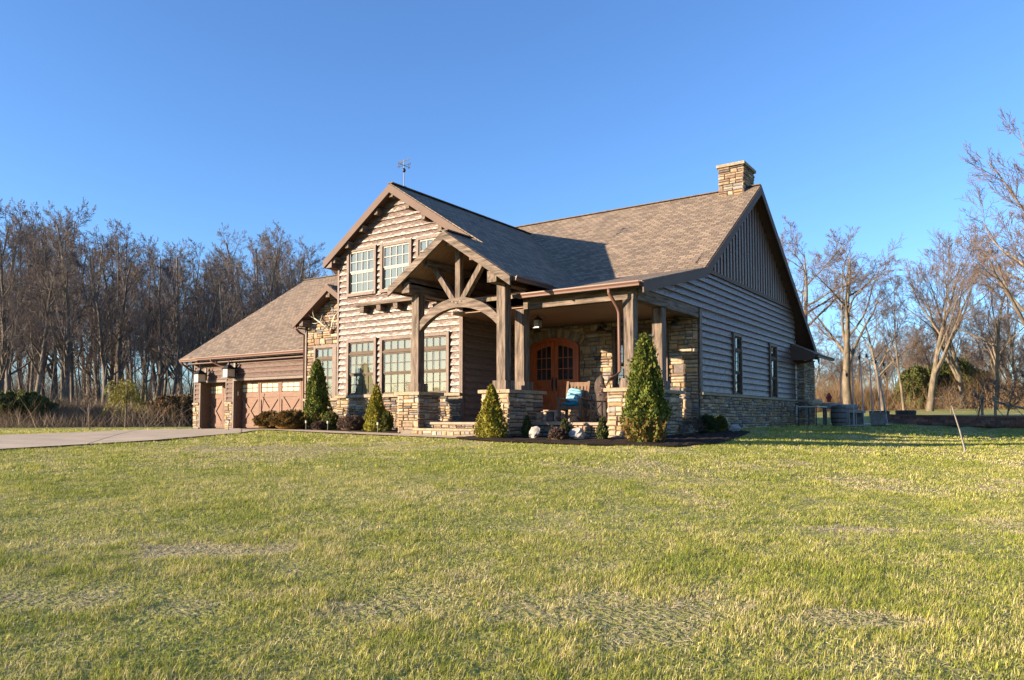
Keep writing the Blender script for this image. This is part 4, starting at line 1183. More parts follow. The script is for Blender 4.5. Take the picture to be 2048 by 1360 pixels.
# twig table
t = empty('twig_table', (-10.02, 18.75, .287), R(5), 'rustic twig side table between the two rocking chairs', 'side table')
mb = MB(); mb.box((-.22, -.20, .56), (.22, .20, .595)); mb.build('table_top', CEDAR, t)
TW = mat('peeled_twig', (0.30, 0.20, 0.125), .8, .2, .35, 14)
for x in (-.17, .17):
    for y in (-.15, .15):
        mb = MB(); mb.tube([(x * 1.15, y * 1.1, 0), (x * 1.02, y, .3), (x, y, .56)], .022, 7); mb.build('leg', TW, t)
mb = MB()
for (a, b) in (((-.18, -.17, .12), (.17, -.17, .52)), ((.18, -.17, .12), (-.17, -.17, .52)), ((-.1, -.18, .1), (.02, -.17, .54)), ((.1, -.18, .1), (-.03, -.17, .54)), ((-.19, -.16, .14), (.19, -.16, .14)), ((-.19, .15, .14), (.19, .15, .14)), ((-.19, -.15, .14), (-.19, .15, .14)), ((.19, -.15, .14), (.19, .15, .14))):
    mb.tube([a, b], .013, 6)
mb.build('twig_brace', TW, t)
# carved log
t = empty('carved_log', (-10.72, 20.35, .287), 0, 'tall dark carved log leaning behind the rocking chair', 'carving')
DKLOG = mat('dark_log', (0.055, 0.042, 0.036), .85, .25, .5, 9, (1, 1, .3), .8, 22)
mb = MB(); nn = 12; V = []; F = []
for i in range(13):
    z = 1.42 * i / 12; w = .20 * (1 - (i / 12) ** 4) ** .5 + .02; cx = .06 * math.sin(i * .5) - .05 * i / 12
    for j in range(nn):
        a = 2 * math.pi * j / nn; k = 1 + .14 * math.sin(3 * a + i)
        V.append((cx + w * k * math.cos(a), .6 * w * k * math.sin(a), z))
for i in range(12):
    for j in range(nn): F.append((i * nn + j, i * nn + (j + 1) % nn, (i + 1) * nn + (j + 1) % nn, (i + 1) * nn + j))
F.append(tuple(range(nn))[::-1]); F.append(tuple(range(12 * nn, 13 * nn))); mb.add(V, F); mb.build('trunk', DKLOG, t, smooth=True)
mb = MB()
for i in range(5): mb.lathe([(.0, 0), (.035, .015), (.03, .03), (0, .04)], 7, (-.05 + .05 * (i % 3), -.16 + .01 * i, .80 + .09 * i))
mb.build('carved_flower', mat('carved_flower', (.30, .12, .12), .8, .2, .3), t)

# rocks
def rock(name, loc, sx, sy, sz, seed, label, group=None):
    r = random.Random(seed); V, F = [], []; nu, nv_ = 14, 8
    dirs = [Vector((r.gauss(0, 1), r.gauss(0, 1), r.gauss(0, 1))).normalized() for _ in range(14)]; offs = [r.uniform(.5, .8) for _ in dirs]
    for i in range(nv_ + 1):
        ph = -math.pi / 2 + math.pi * i / nv_
        for j in range(nu):
            th = 2 * math.pi * (j + .5 * (i % 2)) / nu
            d = Vector((math.cos(ph) * math.cos(th), math.cos(ph) * math.sin(th), math.sin(ph)))
            k = min([1.0] + [o_ / max(.05, d.dot(q)) for q, o_ in zip(dirs, offs)]) + r.uniform(-.03, .03)
            V.append((d.x * k * sx, d.y * k * sy, d.z * k * sz))
    for i in range(nv_):
        for j in range(nu): F.append((i * nu + j, i * nu + (j + 1) % nu, (i + 1) * nu + (j + 1) % nu, (i + 1) * nu + j))
    mb = MB(); mb.add(V, F); o = mb.build(name, ROCKW); o.location = loc; o.rotation_euler = (0, 0, r.uniform(0, 6))
    return tag(o, label, 'rock', group)
rock('garden_rock', (-10.22, 15.75, .02), .30, .22, .19, 13, 'jagged white garden rock between the dark shrub and the brown mound', 'white rocks in the bed')
rock('garden_rock', (-9.05, 15.85, .01), .30, .2, .16, 24, 'low white garden rock before the middle of the porch steps', 'white rocks in the bed')
rock('garden_rock', (-7.2, 21.9, .10), .26, .24, .20, 5, 'grey white rock at the foot of the side wall', 'white rocks in the bed')

# path lights
def path_light(x, y, label):
    t = empty('path_light', (x, y, zg(x, y) + .03), 0, label, 'path light', 'path lights in the bed')
    mb = MB(); mb.tube([(0, 0, -.1), (0, 0, .22)], .012, 6); mb.build('stake', BLACK, t)
    mb = MB(); mb.lathe([(.03, .22), (.034, .24), (.03, .30)], 8); mb.build('lens', LANTGL, t)
    mb = MB(); mb.lathe([(.05, .30), (.045, .315), (.015, .34)], 8); mb.build('cap', BLACK, t)
path_light(-20.4, 14.1, 'small path light at the edge of the driveway')
path_light(-17.95, 15.9, 'small path light before the round green shrub')
path_light(-15.65, 15.75, 'small path light before the cone shrub by the left pier')
path_light(-18.9, 15.85, 'small path light before the wide red shrub')
t = empty('marker_stake', (-22.0, 16.4, zg(-22, 16.4)), 0, 'thin dark driveway marker rod before the wide garage door', 'stake')
mb = MB(); mb.tube([(0, 0, -.1), (.06, .05, .6), (.14, .1, 1.25)], .012, 6); mb.build('rod', BLACK, t)
mb = MB(); mb.lathe([(.0, .52), (.03, .55), (.0, .58)], 6, (.06, .05, .02)); mb.build('knob', BLACK, t)

# ---------------------------------------------------------------- patio and back yard on the right
t = empty('patio_table', (-6.95, 30.3, .11), 0, 'patio table with pale top and thin black legs', 'table')
mb = MB(); mb.box((-.36, -.8, .70), (.36, .9, .735)); mb.build('table_top', mat('pale_table', (.50, .48, .45), .6, .3, .1), t)
for x in (-.32, .32):
    for y in (-.74, .84):
        mb = MB(); mb.bar((x, y, 0), (x, y, .70), .03, .03); mb.build('leg', BLACK, t)
t = empty('planter_bowl', (-6.95, 30.6, .846), 0, 'weathered log bowl planter on the patio table', 'planter')
mb = MB(); mb.lathe([(.18, 0), (.34, .10), (.38, .2), (.33, .26), (.30, .2)], 14); mb.v = [(x * .8, y * 1.4, z + .03 * math.sin(9 * x + 5 * y)) for x, y, z in mb.v]; mb.build('bowl', mat('log_bowl', (.34, .27, .19), .85, .2, .4, 8), t)
t = empty('whiskey_barrel', (-6.3, 31.9, .11), 0, 'wooden barrel planter with dark hoops on the patio', 'barrel')
BAR = mat('barrel_wood', (.14, .125, .115), .8, .25, .3, 9, (1, 1, .2), .3)
nst = 18; prof = [(.26, 0), (.31, .2), (.335, .4), (.31, .6), (.27, .78)]
for k in range(nst):
    mb = MB(); a0, a1 = 2 * math.pi * k / nst, 2 * math.pi * (k + .94) / nst; V = []
    for r_, z in prof: V += [(r_ * math.cos(a0), r_ * math.sin(a0), z), (r_ * math.cos(a1), r_ * math.sin(a1), z), ((r_ - .03) * math.cos(a1), (r_ - .03) * math.sin(a1), z), ((r_ - .03) * math.cos(a0), (r_ - .03) * math.sin(a0), z)]
    F = []
    for i in range(4):
        for j in range(4): F.append((i * 4 + j, i * 4 + (j + 1) % 4, i * 4 + 4 + (j + 1) % 4, i * 4 + 4 + j))
    F += [(3, 2, 1, 0), (16, 17, 18, 19)]; mb.add(V, F); mb.build('stave', BAR, t)
for z, r_ in ((.12, .298), (.28, .325), (.50, .328), (.68, .298)):
    mb = MB(); mb.lathe([(r_, z - .02), (r_ + .006, z), (r_, z + .02)], 24); mb.build('hoop', BLACK, t)
mb = MB(); mb.lathe([(.0, .70), (.24, .72), (.20, .76), (.0, .82)], 14); mb.build('soil', MULCH, t)
GREYW = mat('grey_wood', (.20, .175, .15), .85, .2, .35, 8, (1, .2, 1), .3)
t = empty('timber_bench', (-6.35, 34.6, .12), 0, 'long grey timber bench on the patio beyond the barrel', 'bench')
mb = MB(); mb.box((-.25, -1.9, .50), (.25, 1.9, .62)); mb.build('seat', GREYW, t)
for y in (-1.5, 0, 1.5):
    mb = MB(); mb.box((-.2, y - .12, 0), (.2, y + .12, .5)); mb.build('leg', GREYW, t)
t = empty('log_rail', (-7.0, 35.5, .12), 0, 'thick grey log rail behind the timber bench', 'rail')
mb = MB(); mb.tube([(0, -3.2, .78), (.02, -1, .80), (0, 1, .78), (.1, 3.4, .80)], [.12, .13, .12, .12], 10); mb.build('rail', GREYW, t, smooth=True)
for y in (-2.8, -.6, 1.4, 3.1):
    mb = MB(); mb.tube([(0, y, 0), (0, y, .68)], .09, 8); mb.build('post', GREYW, t)
t = empty('storage_box', (-5.7, 37.2, .1), R(8), 'low grey wooden box at the end of the patio', 'box')
mb = MB(); mb.box((-.3, -1.2, 0), (.3, 1.2, .5)); mb.build('body', GREYW, t)
mb = MB(); mb.box((-.34, -1.25, .5), (.34, 1.25, .55)); mb.build('lid', GREYW, t)
# garden poles
PW = mat('grey_pole', (.36, .35, .36), .5, .4, .15)
ord_ = ['leftmost', 'second', 'third', 'fourth', 'fifth', 'rightmost']
for k, (x, y, h, tx) in enumerate(((-7.0, 35.9, 2.35, .0), (-6.0, 33.2, 2.95, .0), (-5.95, 35.2, 3.15, -.1), (-5.9, 37.2, 3.0, -.1), (-5.8, 38.6, 2.95, -.08), (-5.7, 39.9, 2.55, -.3))):
    t = empty('garden_pole', (x, y, zg(x, y)), 0, 'thin metal feeder pole, %s of six in the row beside the patio' % ord_[k], 'pole', 'feeder poles beside the patio')
    mb = MB(); mb.tube([(0, 0, -.1), (tx * .5, tx * .2, h * .5), (tx, tx * .4, h)], [.026, .022, .018], 6); mb.build('pole', PW, t)
    mb = MB()
    for s in (-1, 1): mb.tube([(tx, tx * .4, h - .05), (tx + s * .10, tx * .4 + s * .12, h + .12), (tx + s * .2, tx * .4 + s * .24, h + .04), (tx + s * .22, tx * .4 + s * .26, h - .05)], .01, 5)
    mb.build('hook', BLACK, t)
    mb = MB(); mb.lathe([(.02, -.2), (.05, -.17), (.05, -.06), (.0, -.02)], 8, (tx + .22, tx * .4 + .26, h)); mb.build('feeder', BLACK, t)
# birdhouses on poles
for (x, y, z, c, lab) in ((-10.2, 44.5, 1.55, (.06, .22, .03), 'small green roofed birdhouse on a pole beyond the barrel'), (-9.2, 44.0, 1.35, (.30, .03, .02), 'small red birdhouse on a pole beyond the barrel')):
    g = zg(x, y); t = empty('birdhouse', (x, y, g), R(30), lab, 'birdhouse', 'birdhouses beyond the patio')
    m_ = mat('birdhouse_paint', c, .7, .3, .2)
    mb = MB(); mb.tube([(0, 0, -.1), (0, 0, z)], .03, 6); mb.build('pole', GREYW, t)
    t.scale = (.5, .5, .8)
    mb = MB(); mb.hexa([(-.16, -.16, z), (.16, -.16, z), (.16, .16, z), (-.16, .16, z), (-.2, -.2, z + .28), (.2, -.2, z + .28), (.2, .2, z + .28), (-.2, .2, z + .28)]); mb.build('box', m_, t)
    mb = MB(); mb.add([(-.3, -.26, z + .26), (.3, -.26, z + .26), (0, -.26, z + .62), (-.3, .26, z + .26), (.3, .26, z + .26), (0, .26, z + .62)], [(0, 1, 2), (5, 4, 3), (0, 3, 4, 1), (1, 4, 5, 2), (2, 5, 3, 0)]); mb.build('roof', m_, t)
# brick retaining wall
t = empty('retaining_wall', (-2.2, 36.0, .05), 0, 'low red brown block retaining wall along the back of the lawn', 'wall')
rb = random.Random(5); BL = [mat('wall_block_' + str(k), c, .9, .2, .3, 9, objvar=.15) for k, c in enumerate(((.17, .075, .052), (.21, .105, .075), (.13, .075, .062)))]
bmesh_ = [None] * 3
for k in range(3):
    q = MB(); q.box((-.215, -.12, 0), (.215, .12, .115)); bmesh_[k] = q.mesh('block', BL[k])
p0, p1 = Vector((-6.0, 41.0)), Vector((3.6, 33.5)); L_ = (p1 - p0).length; nb = int(L_ / .45); ang = math.atan2(p1.y - p0.y, p1.x - p0.x)
for c_ in range(3):
    for i in range(nb):
        p = p0.lerp(p1, (i + .5 * (c_ % 2)) / nb); o = link('block', bmesh_[rb.randrange(3)], t)
        o.location = (p.x + 2.2, p.y - 36.0, zg(p.x, p.y) - .05 - .02 + .12 * c_); o.rotation_euler = (0, 0, ang + rb.uniform(-.03, .03))
q = MB(); q.box((-.235, -.16, 0), (.235, .14, .07)); cpm = q.mesh('cap_block', BL[0])
for i in range(nb):
    p = p0.lerp(p1, (i + .25) / nb); o = link('cap_block', cpm, t); o.location = (p.x + 2.2, p.y - 36.0, zg(p.x, p.y) - .05 - .02 + .36); o.rotation_euler = (0, 0, ang)
# tubs
for k, (x, y, lab) in enumerate(((-7.6, 50.0, 'black stock tank planter left of the slim trunk'), (-6.3, 51.0, 'black stock tank planter right of the slim trunk'))):
    t = empty('stock_tank', (x, y, zg(x, y)), R(-20), lab, 'planter', 'black stock tank planters')
    mb = MB(); mb.lathe([(.40, 0), (.46, .1), (.48, .42), (.46, .44), (.44, .40)], 18); mb.v = [(a * 1.3, b * .7, c) for a, b, c in mb.v]; mb.build('tank', BLACK, t, smooth=False)
    mb = MB(); mb.lathe([(.42, .36), (.2, .42), (.0, .43)], 14); mb.v = [(a * 1.3, b * .7, c) for a, b, c in mb.v]; mb.build('soil', MULCH, t)
# leaning stake on the lawn
t = empty('leaning_stake', (-1.3, 20.8, zg(-1.3, 20.8)), 0, 'leaning grey wooden stake standing alone on the lawn', 'stake')
mb = MB(); mb.bar((0, 0, -.1), (-.14, .1, .55), .030, .030); mb.bar((-.14, .1, .53), (-.30, .26, 1.12), .020, .020); mb.build('rod', GREYW, t)
# fence at far right
t = empty('rail_fence', (-1.0, 47.0, zg(-1, 47)), 0, 'weathered post and rail fence under the right hand trees', 'fence')
WX = mat('fence_wood', (.26, .20, .13), .9, .2, .4, 8)
fx = [(-2.2, 47.5), (-1.6, 47.2), (.2, 46.6), (1.9, 45.5), (3.6, 44.6)]
for k, (x, y) in enumerate(fx):
    mb = MB(); z0 = zg(x, y) - zg(-1, 47); mb.tube([(x + 1, y - 47, z0 - .1), (x + 1, y - 47, z0 + (1.25 if k != 3 else .8))], .11 if k in (2, 3) else .07, 8); mb.build('post', WX, t)
for (a, b, h) in ((1, 2, .95), (2, 3, .7), (3, 4, .6)):
    A_, B_ = fx[a], fx[b]; mb = MB(); mb.tube([(A_[0] + 1, A_[1] - 47, h), (B_[0] + 1, B_[1] - 47, h - (.55 if a == 1 else 0))], .06, 7); mb.build('rail', WX, t)

# far neighbours
def far_house(loc, w, d, h, rh, wall, roofc, rz, name, label, cat):
    t = empty(name, loc, rz, label, cat)
    wm = mat(name + '_wall', wall, .8, .2, .1, 1); rm = mat(name + '_roof', roofc, .9, .1, .2, 2)
    mb = MB(); mb.box((-w / 2, -d / 2, -1), (w / 2, d / 2, h)); mb.add([(-w / 2, -d / 2, h), (-w / 2, d / 2, h), (-w / 2, 0, h + rh - .1), (w / 2, -d / 2, h), (w / 2, d / 2, h), (w / 2, 0, h + rh - .1)], [(0, 1, 2), (5, 4, 3)]); mb.build('wall', wm, t)
    mb = MB(); o_ = .4
    for s in (-1, 1):
        mb.hexa([(-w / 2 - o_, s * (d / 2 + o_), h - .15), (w / 2 + o_, s * (d / 2 + o_), h - .15), (w / 2 + o_, 0, h + rh), (-w / 2 - o_, 0, h + rh), (-w / 2 - o_, s * (d / 2 + o_), h), (w / 2 + o_, s * (d / 2 + o_), h), (w / 2 + o_, 0, h + rh + .15), (-w / 2 - o_, 0, h + rh + .15)])
    mb.build('roof', rm, t)
    for x in (-w * .3, w * .05):
        mb = MB(); mb.box((x - .45, -d / 2 - .04, 1.0), (x + .45, -d / 2 + .02, 2.2)); mb.build('window', DARKROOM, t)
    mb = MB(); mb.box((w * .28, -d / 2 - .04, 0), (w * .28 + .95, -d / 2 + .02, 2.05)); mb.build('door', GREYW, t)
far_house((-22.5, 128, zg(-22.5, 128) - .6), 4.6, 4.5, 2.6, 1.5, (.72, .70, .68), (.62, .62, .62), R(15), 'far_cottage', 'small white cottage far behind the feeder poles', 'house')
far_house((-17.0, 122, zg(-17, 122) - 1.0), 6.5, 4, 1.6, .7, (.36, .04, .04), (.24, .05, .05), R(12), 'red_shed', 'low red shed far behind the feeder poles', 'shed')
t = empty('parked_car', (-20.8, 112, zg(-20.8, 112) - .1), R(10), 'dark blue car parked far off before the white cottage', 'car')
CARP = mat('car_paint', (.03, .05, .12), .3, .5, .05)
mb = MB(); mb.hexa([(-2.1, -.85, .35), (2.1, -.85, .35), (2.1, .85, .35), (-2.1, .85, .35), (-2.0, -.8, .85), (2.05, -.8, .80), (2.05, .8, .80), (-2.0, .8, .85)]); mb.hexa([(-1.5, -.78, .85), (1.0, -.78, .85), (1.0, .78, .85), (-1.5, .78, .85), (-1.0, -.62, 1.38), (.45, -.62, 1.38), (.45, .62, 1.38), (-1.0, .62, 1.38)]); mb.build('body', CARP, t)
mb = MB(); mb.box((-.85, -.80, .92), (.4, -.70, 1.28)); mb.build('side_window', DARKROOM, t)
for x in (-1.35, 1.35):
    for y in (-.78, .78):
        mb = MB(); mb.lathe([(.30, -.1), (.33, -.06), (.33, .06), (.30, .1)], 14); mb.v = [(a + x, c + y, b + .33) for a, b, c in mb.v]; mb.build('wheel', BLACK, t)

# ================================================================== PLANTS
# ---------------------------------------------------------------- bare trees
def grow(seed, H, r0, style):
    """returns (thick polylines, thin polylines); polyline = (points, radii)"""
    r = random.Random(seed); thick, thin = [], []
    S = dict(
        forest=dict(n=[19, 8, 6, 4], ang=[40, 38, 38, 40], len=[.30, .48, .50, .55], start=.22, up=.15, wob=.20, taper=.5),
        tall=dict(n=[18, 7, 6, 4], ang=[30, 36, 36, 40], len=[.30, .46, .52, .55], start=.28, up=.22, wob=.15, taper=.5),
        slim=dict(n=[14, 5, 4], ang=[35, 38, 40], len=[.22, .5, .55], start=.15, up=.22, wob=.14, taper=.45),
        vase=dict(n=[11, 9, 8, 6], ang=[32, 34, 36, 40], len=[.66, .46, .50, .52], start=.16, up=.18, wob=.13, taper=.62, end=.10),
        spread=dict(n=[12, 9, 8, 6], ang=[48, 42, 42, 42], len=[.56, .46, .50, .5], start=.28, up=.17, wob=.17, taper=.60, end=.10),
        young=dict(n=[12, 5, 3], ang=[35, 35, 35], len=[.45, .45, .5], start=.32, up=.25, wob=.06, taper=.4),
        brush=dict(n=[10, 6, 5], ang=[45, 45, 45], len=[.6, .5, .5], start=.08, up=.02, wob=.2, taper=.4))[style]
    maxl = len(S['n'])
    def rperp(d):
        a = Vector((r.gauss(0, 1), r.gauss(0, 1), r.gauss(0, 1))); a -= d * a.dot(d); return a.normalized()
    def branch(p, d, L, rad, lv):
        n = [9, 6, 4, 3, 2][min(lv, 4)]
        pts, rr = [p.copy()], [rad]; dirs = [d.copy()]
        end = rad * (S.get('end', .18) if lv == 0 else .24)
        for i in range(n):
            d = (d + rperp(d) * S['wob'] * (1 if lv else .45) * r.uniform(.3, 1.6) + Vector((0, 0, S['up'] * (.35 if lv else .25)))).normalized()
            p = p + d * L / n
            pts.append(p.copy()); rr.append(rad + (end - rad) * ((i + 1) / n) ** .9); dirs.append(d.copy())
        (thick if lv <= 1 else thin).append((pts, rr, lv))
        if lv >= maxl: return
        cnt = S['n'][lv]
        st = S['start'] if lv == 0 else .22
        for k in range(cnt):
            t = st + (1 - st) * ((k + r.uniform(.1, .9)) / cnt)
            x = t * n; i = min(n - 1, int(x)); f = x - i
            q = pts[i].lerp(pts[i + 1], f); dd = dirs[i]; rq = rr[i] + (rr[i + 1] - rr[i]) * f
            a = R(S['ang'][lv] * r.uniform(.65, 1.35))
            nd = (dd * math.cos(a) + rperp(dd) * math.sin(a)).normalized()
            if lv <= 1 and nd.z < -.1: nd.z = abs(nd.z) * .3; nd.normalize()
            ll = S['len'][lv] * L * (1.15 - .75 * (t - st) / (1 - st) if lv == 0 else r.uniform(.6, 1.1) * (1.15 - .5 * t))
            branch(q, nd, ll, max(.006, min(rq * S['taper'], rq * (r.uniform(.45, .68) if lv == 0 and 'end' in S else r.uniform(.30, .56)))), lv + 1)
    branch(Vector((0, 0, -.3)), Vector((r.uniform(-.06, .06), r.uniform(-.06, .06), 1)).normalized(), H * (.86 if style in ('forest', 'tall') else .75), r0, 0)
    return thick, thin

def polylines_np(lines, sides, minr):
    Vs, Fs, base = [], [], 0
    ang = np.arange(sides) * 2 * np.pi / sides; ca, sa = np.cos(ang), np.sin(ang)
    for pts, rr, lv in lines:
        P = np.array([tuple(p) for p in pts]); rr = np.maximum(np.array(rr), minr); n = len(P)
        D = np.gradient(P, axis=0); D /= np.linalg.norm(D, axis=1)[:, None] + 1e-9
        ref = np.array([0.31, 0.17, 0.93]) if abs(D[0, 2]) < .8 else np.array([1.0, .1, 0])
        A = np.cross(D, ref); A /= np.linalg.norm(A, axis=1)[:, None] + 1e-9; B = np.cross(D, A)
        ring = P[:, None, :] + (A[:, None, :] * ca[None, :, None] + B[:, None, :] * sa[None, :, None]) * rr[:, None, None]
        Vs.append(ring.reshape(-1, 3))
        i, j = np.meshgrid(np.arange(n - 1), np.arange(sides), indexing='ij'); j2 = (j + 1) % sides
        Fs.append(base + np.stack([i * sides + j, i * sides + j2, (i + 1) * sides + j2, (i + 1) * sides + j], -1).reshape(-1, 4)); base += n * sides
    return np.vstack(Vs), np.vstack(Fs)

def tree_proto(seed, H, r0, style, bark, twig, minr):
    a, b = grow(seed, H, r0, style)
    # flare at the foot
    V, F = polylines_np(a, 7, .012); tm = np_mesh('trunk', V, F, bark, smooth=True)
    V, F = polylines_np(b, 3, minr); cm = np_mesh('crown', V, F, twig)
    return tm, cm, H

def place_tree(proto, x, y, s, rz, label, group, name='bare_tree', cat='tree', sz=None, tilt=0):
    tm, cm, H = proto
    t = empty(name, (x, y, zg(x, y)), rz, label, cat, group)
    t.scale = (s, s, s if sz is None else sz)
    t.rotation_euler = (tilt, 0, rz)
    link('trunk', tm, t); link('crown', cm, t)
    return t

PF = [tree_proto(11, 18, .26, 'forest', BARK, TWIG, .0085), tree_proto(12, 18, .21, 'tall', BARK, TWIG, .0085), tree_proto(13, 18, .29, 'forest', BARK, TWIG, .0085),
      tree_proto(14, 17, .18, 'tall', BARK, TWIG, .0085), tree_proto(16, 15, .10, 'slim', BARK, TWIG, .0085)]
PR = [tree_proto(21, 13, .31, 'spread', BARK_L, TWIG_L, .0065), tree_proto(22, 12, .22, 'vase', BARK_L, TWIG_L, .0065), tree_proto(23, 12, .13, 'tall', BARK_L, TWIG_L, .0065), tree_proto(24, 12, .18, 'spread', BARK_L, TWIG_L, .0065)]
PY = tree_proto(31, 3.0, .045, 'young', BARK_L, TWIG_L, .010)
PB = tree_proto(33, 3.0, .045, 'brush', BARK_L, TWIG_L, .008)

def dirpos(px, d):
    """ground point at horizontal distance d in the direction that lies px pixels right of the picture's left edge (2048 wide)"""
    a = math.atan((px - 1024) / 1501.0) - R(34.7)
    return math.sin(a) * d, math.cos(a) * d

rt = random.Random(99)
# the wood on the left: front row, then deeper rows
spots = []
for row, (step, d0, d1) in enumerate(((26, 64, 72), (22, 73, 82), (26, 83, 95), (32, 97, 116), (36, 120, 140))):
    for px in range(-60, 700, step):
        spots.append((row, px + rt.uniform(-.45, .45) * step, rt.uniform(d0, d1)))
spots.sort()
front_n = 0
for k, (row, px, d) in enumerate(spots):
    # wood top runs from high at left, dips, rises near px 530
    top = np.interp(px, [-60, 0, 150, 250, 330, 420, 470, 530, 590, 640, 720], [410, 412, 425, 478, 490, 508, 468, 446, 500, 540, 560])
    x, y = dirpos(px, d); Hn = (836 - top) / 1501 * d * math.cos(math.atan((px - 1024) / 1501.0)) + .4
    q = 4 if rt.random() < (.38 if row < 2 else .15) else rt.randrange(4)
    pr = PF[q]
    s = Hn / (pr[2] * .95) * (rt.uniform(.62, .9) if q == 4 else rt.uniform(.92, 1.12)) * (.97 if row > 2 else 1)
    lab = 'tall bare grey brown tree crowded in the wood left of the house'
    if row == 0 and px > 0 and px < 385:
        front_n += 1; lab = 'bare tree of the front row of the wood, %s from the left edge' % ('first second third fourth fifth sixth seventh eighth ninth tenth eleventh twelfth thirteenth fourteenth fifteenth sixteenth seventeenth eighteenth'.split()[front_n - 1])
    place_tree(pr, x, y, s, rt.uniform(0, 6.28), lab, 'bare trees of the wood', sz=s)
# a few tops above the roof
for px, d, H in ((1105, 105, 27.0), (1070, 110, 26.5), (640, 100, 20), (668, 95, 17)):
    x, y = dirpos(px, d); place_tree(PF[rt.randrange(4)], x, y, H / 18, rt.uniform(0, 6), 'tall bare grey brown tree crowded in the wood left of the house' if px < 700 else 'bare treetop just showing above the main roof ridge', 'bare trees of the wood' if px < 700 else 'treetops above the roof')

# right hand trees
for (px, d, H, k, rz, lab) in (
    (1698, 76, 18.8, 0, .4, 'large pale trunked bare tree standing behind the feeder poles'),
    (1600, 82, 21.5, 0, 2.2, 'bare tree rising behind the right roof edge'),
    (1858, 74, 17.0, 1, 1.0, 'low forking bare tree beside the black stock tanks'),
    (1808, 78, 13.0, 2, 2.4, 'slim straight bare tree between the black stock tanks'),
    (1765, 82, 14.2, 3, 3.0, 'bare tree with leaning pale trunk right of the poles'),
    (1930, 86, 17.0, 1, 4.0, 'bare tree with upright fan of limbs beyond the leaning stake'),
    (1990, 80, 15.5, 3, 5.0, 'dark bare tree beyond the rail fence'),
    (2185, 40, 15.5, 1, 2.6, 'large bare tree at the right edge whose branches reach into view'),
    (2075, 60, 17.0, 0, 3.4, 'spreading bare tree behind the large one at the right edge'),
    (2035, 90, 15.5, 2, 1.5, 'slim bare tree at the far right edge beyond the fence')):
    x, y = dirpos(px, d); s = H / (PR[k][2] * .95); place_tree(PR[k], x, y, s, rz, lab, 'yard trees')
for k in range(46):
    px = 1570 + k * 11.5 + rt.uniform(-8, 8); d = rt.uniform(98, 150); x, y = dirpos(px, d); q = rt.randrange(4)
    place_tree(PR[q], x, y, rt.uniform(.7, 1.15), rt.uniform(0, 6), 'small bare tree in the far row behind the yard trees', 'far row of bare trees')
# trees far out in front of the house, seen in the photograph only as reflections in the lower window panes
for k in range(12):
    a = R(180 + 28 + k * 2.6 + rt.uniform(-1, 1)); d = rt.uniform(175, 215); x, y = -17 + math.sin(a) * d, 17 + math.cos(a) * d
    place_tree(PR[k % 4], x, y, rt.uniform(.8, 1.15), rt.uniform(0, 6), 'bare tree seen only reflected in the lower front window panes', 'reflected trees')
# low arching brushy trees on the right
for (px, d, s, lab) in ((1955, 47, 1.0, 'low arching brushy tree left of the fence rails'), (2015, 48, 1.25, 'low arching brushy tree hanging over the fence'), (2060, 44, 1.2, 'low brushy tree at the right frame edge'), (1900, 60, .9, 'brushy sapling in front of the junipers')):
    x, y = dirpos(px, d); place_tree(PB, x, y, s, rt.uniform(0, 6), lab, 'brushy saplings')
# young trees by the driveway
x, y = dirpos(182, 41); place_tree(PY, x, y, .95, .3, 'small bare young tree alone on the grass beyond the driveway', None, 'young_tree')

# ---------------------------------------------------------------- foliage clouds
def cloud(name, P, D, size, tints, mat_=FOL, aspect=.5, seed=0):
    """small leaf quads at P along D"""
    g = np.random.default_rng(seed); n = len(P)
    D = D / (np.linalg.norm(D, axis=1)[:, None] + 1e-9)
    Rn = g.normal(size=(n, 3)); A = np.cross(D, Rn); A /= np.linalg.norm(A, axis=1)[:, None] + 1e-9
    s = size * g.uniform(.6, 1.3, n)[:, None]
    V = np.stack([P - D * s * .5, P + A * s * aspect * .5, P + D * s * .5, P - A * s * aspect * .5], 1).reshape(-1, 3)
    F = np.arange(4 * n).reshape(n, 4)
    return np_mesh(name, V, F, mat_, np.repeat(tints, 4, axis=0))

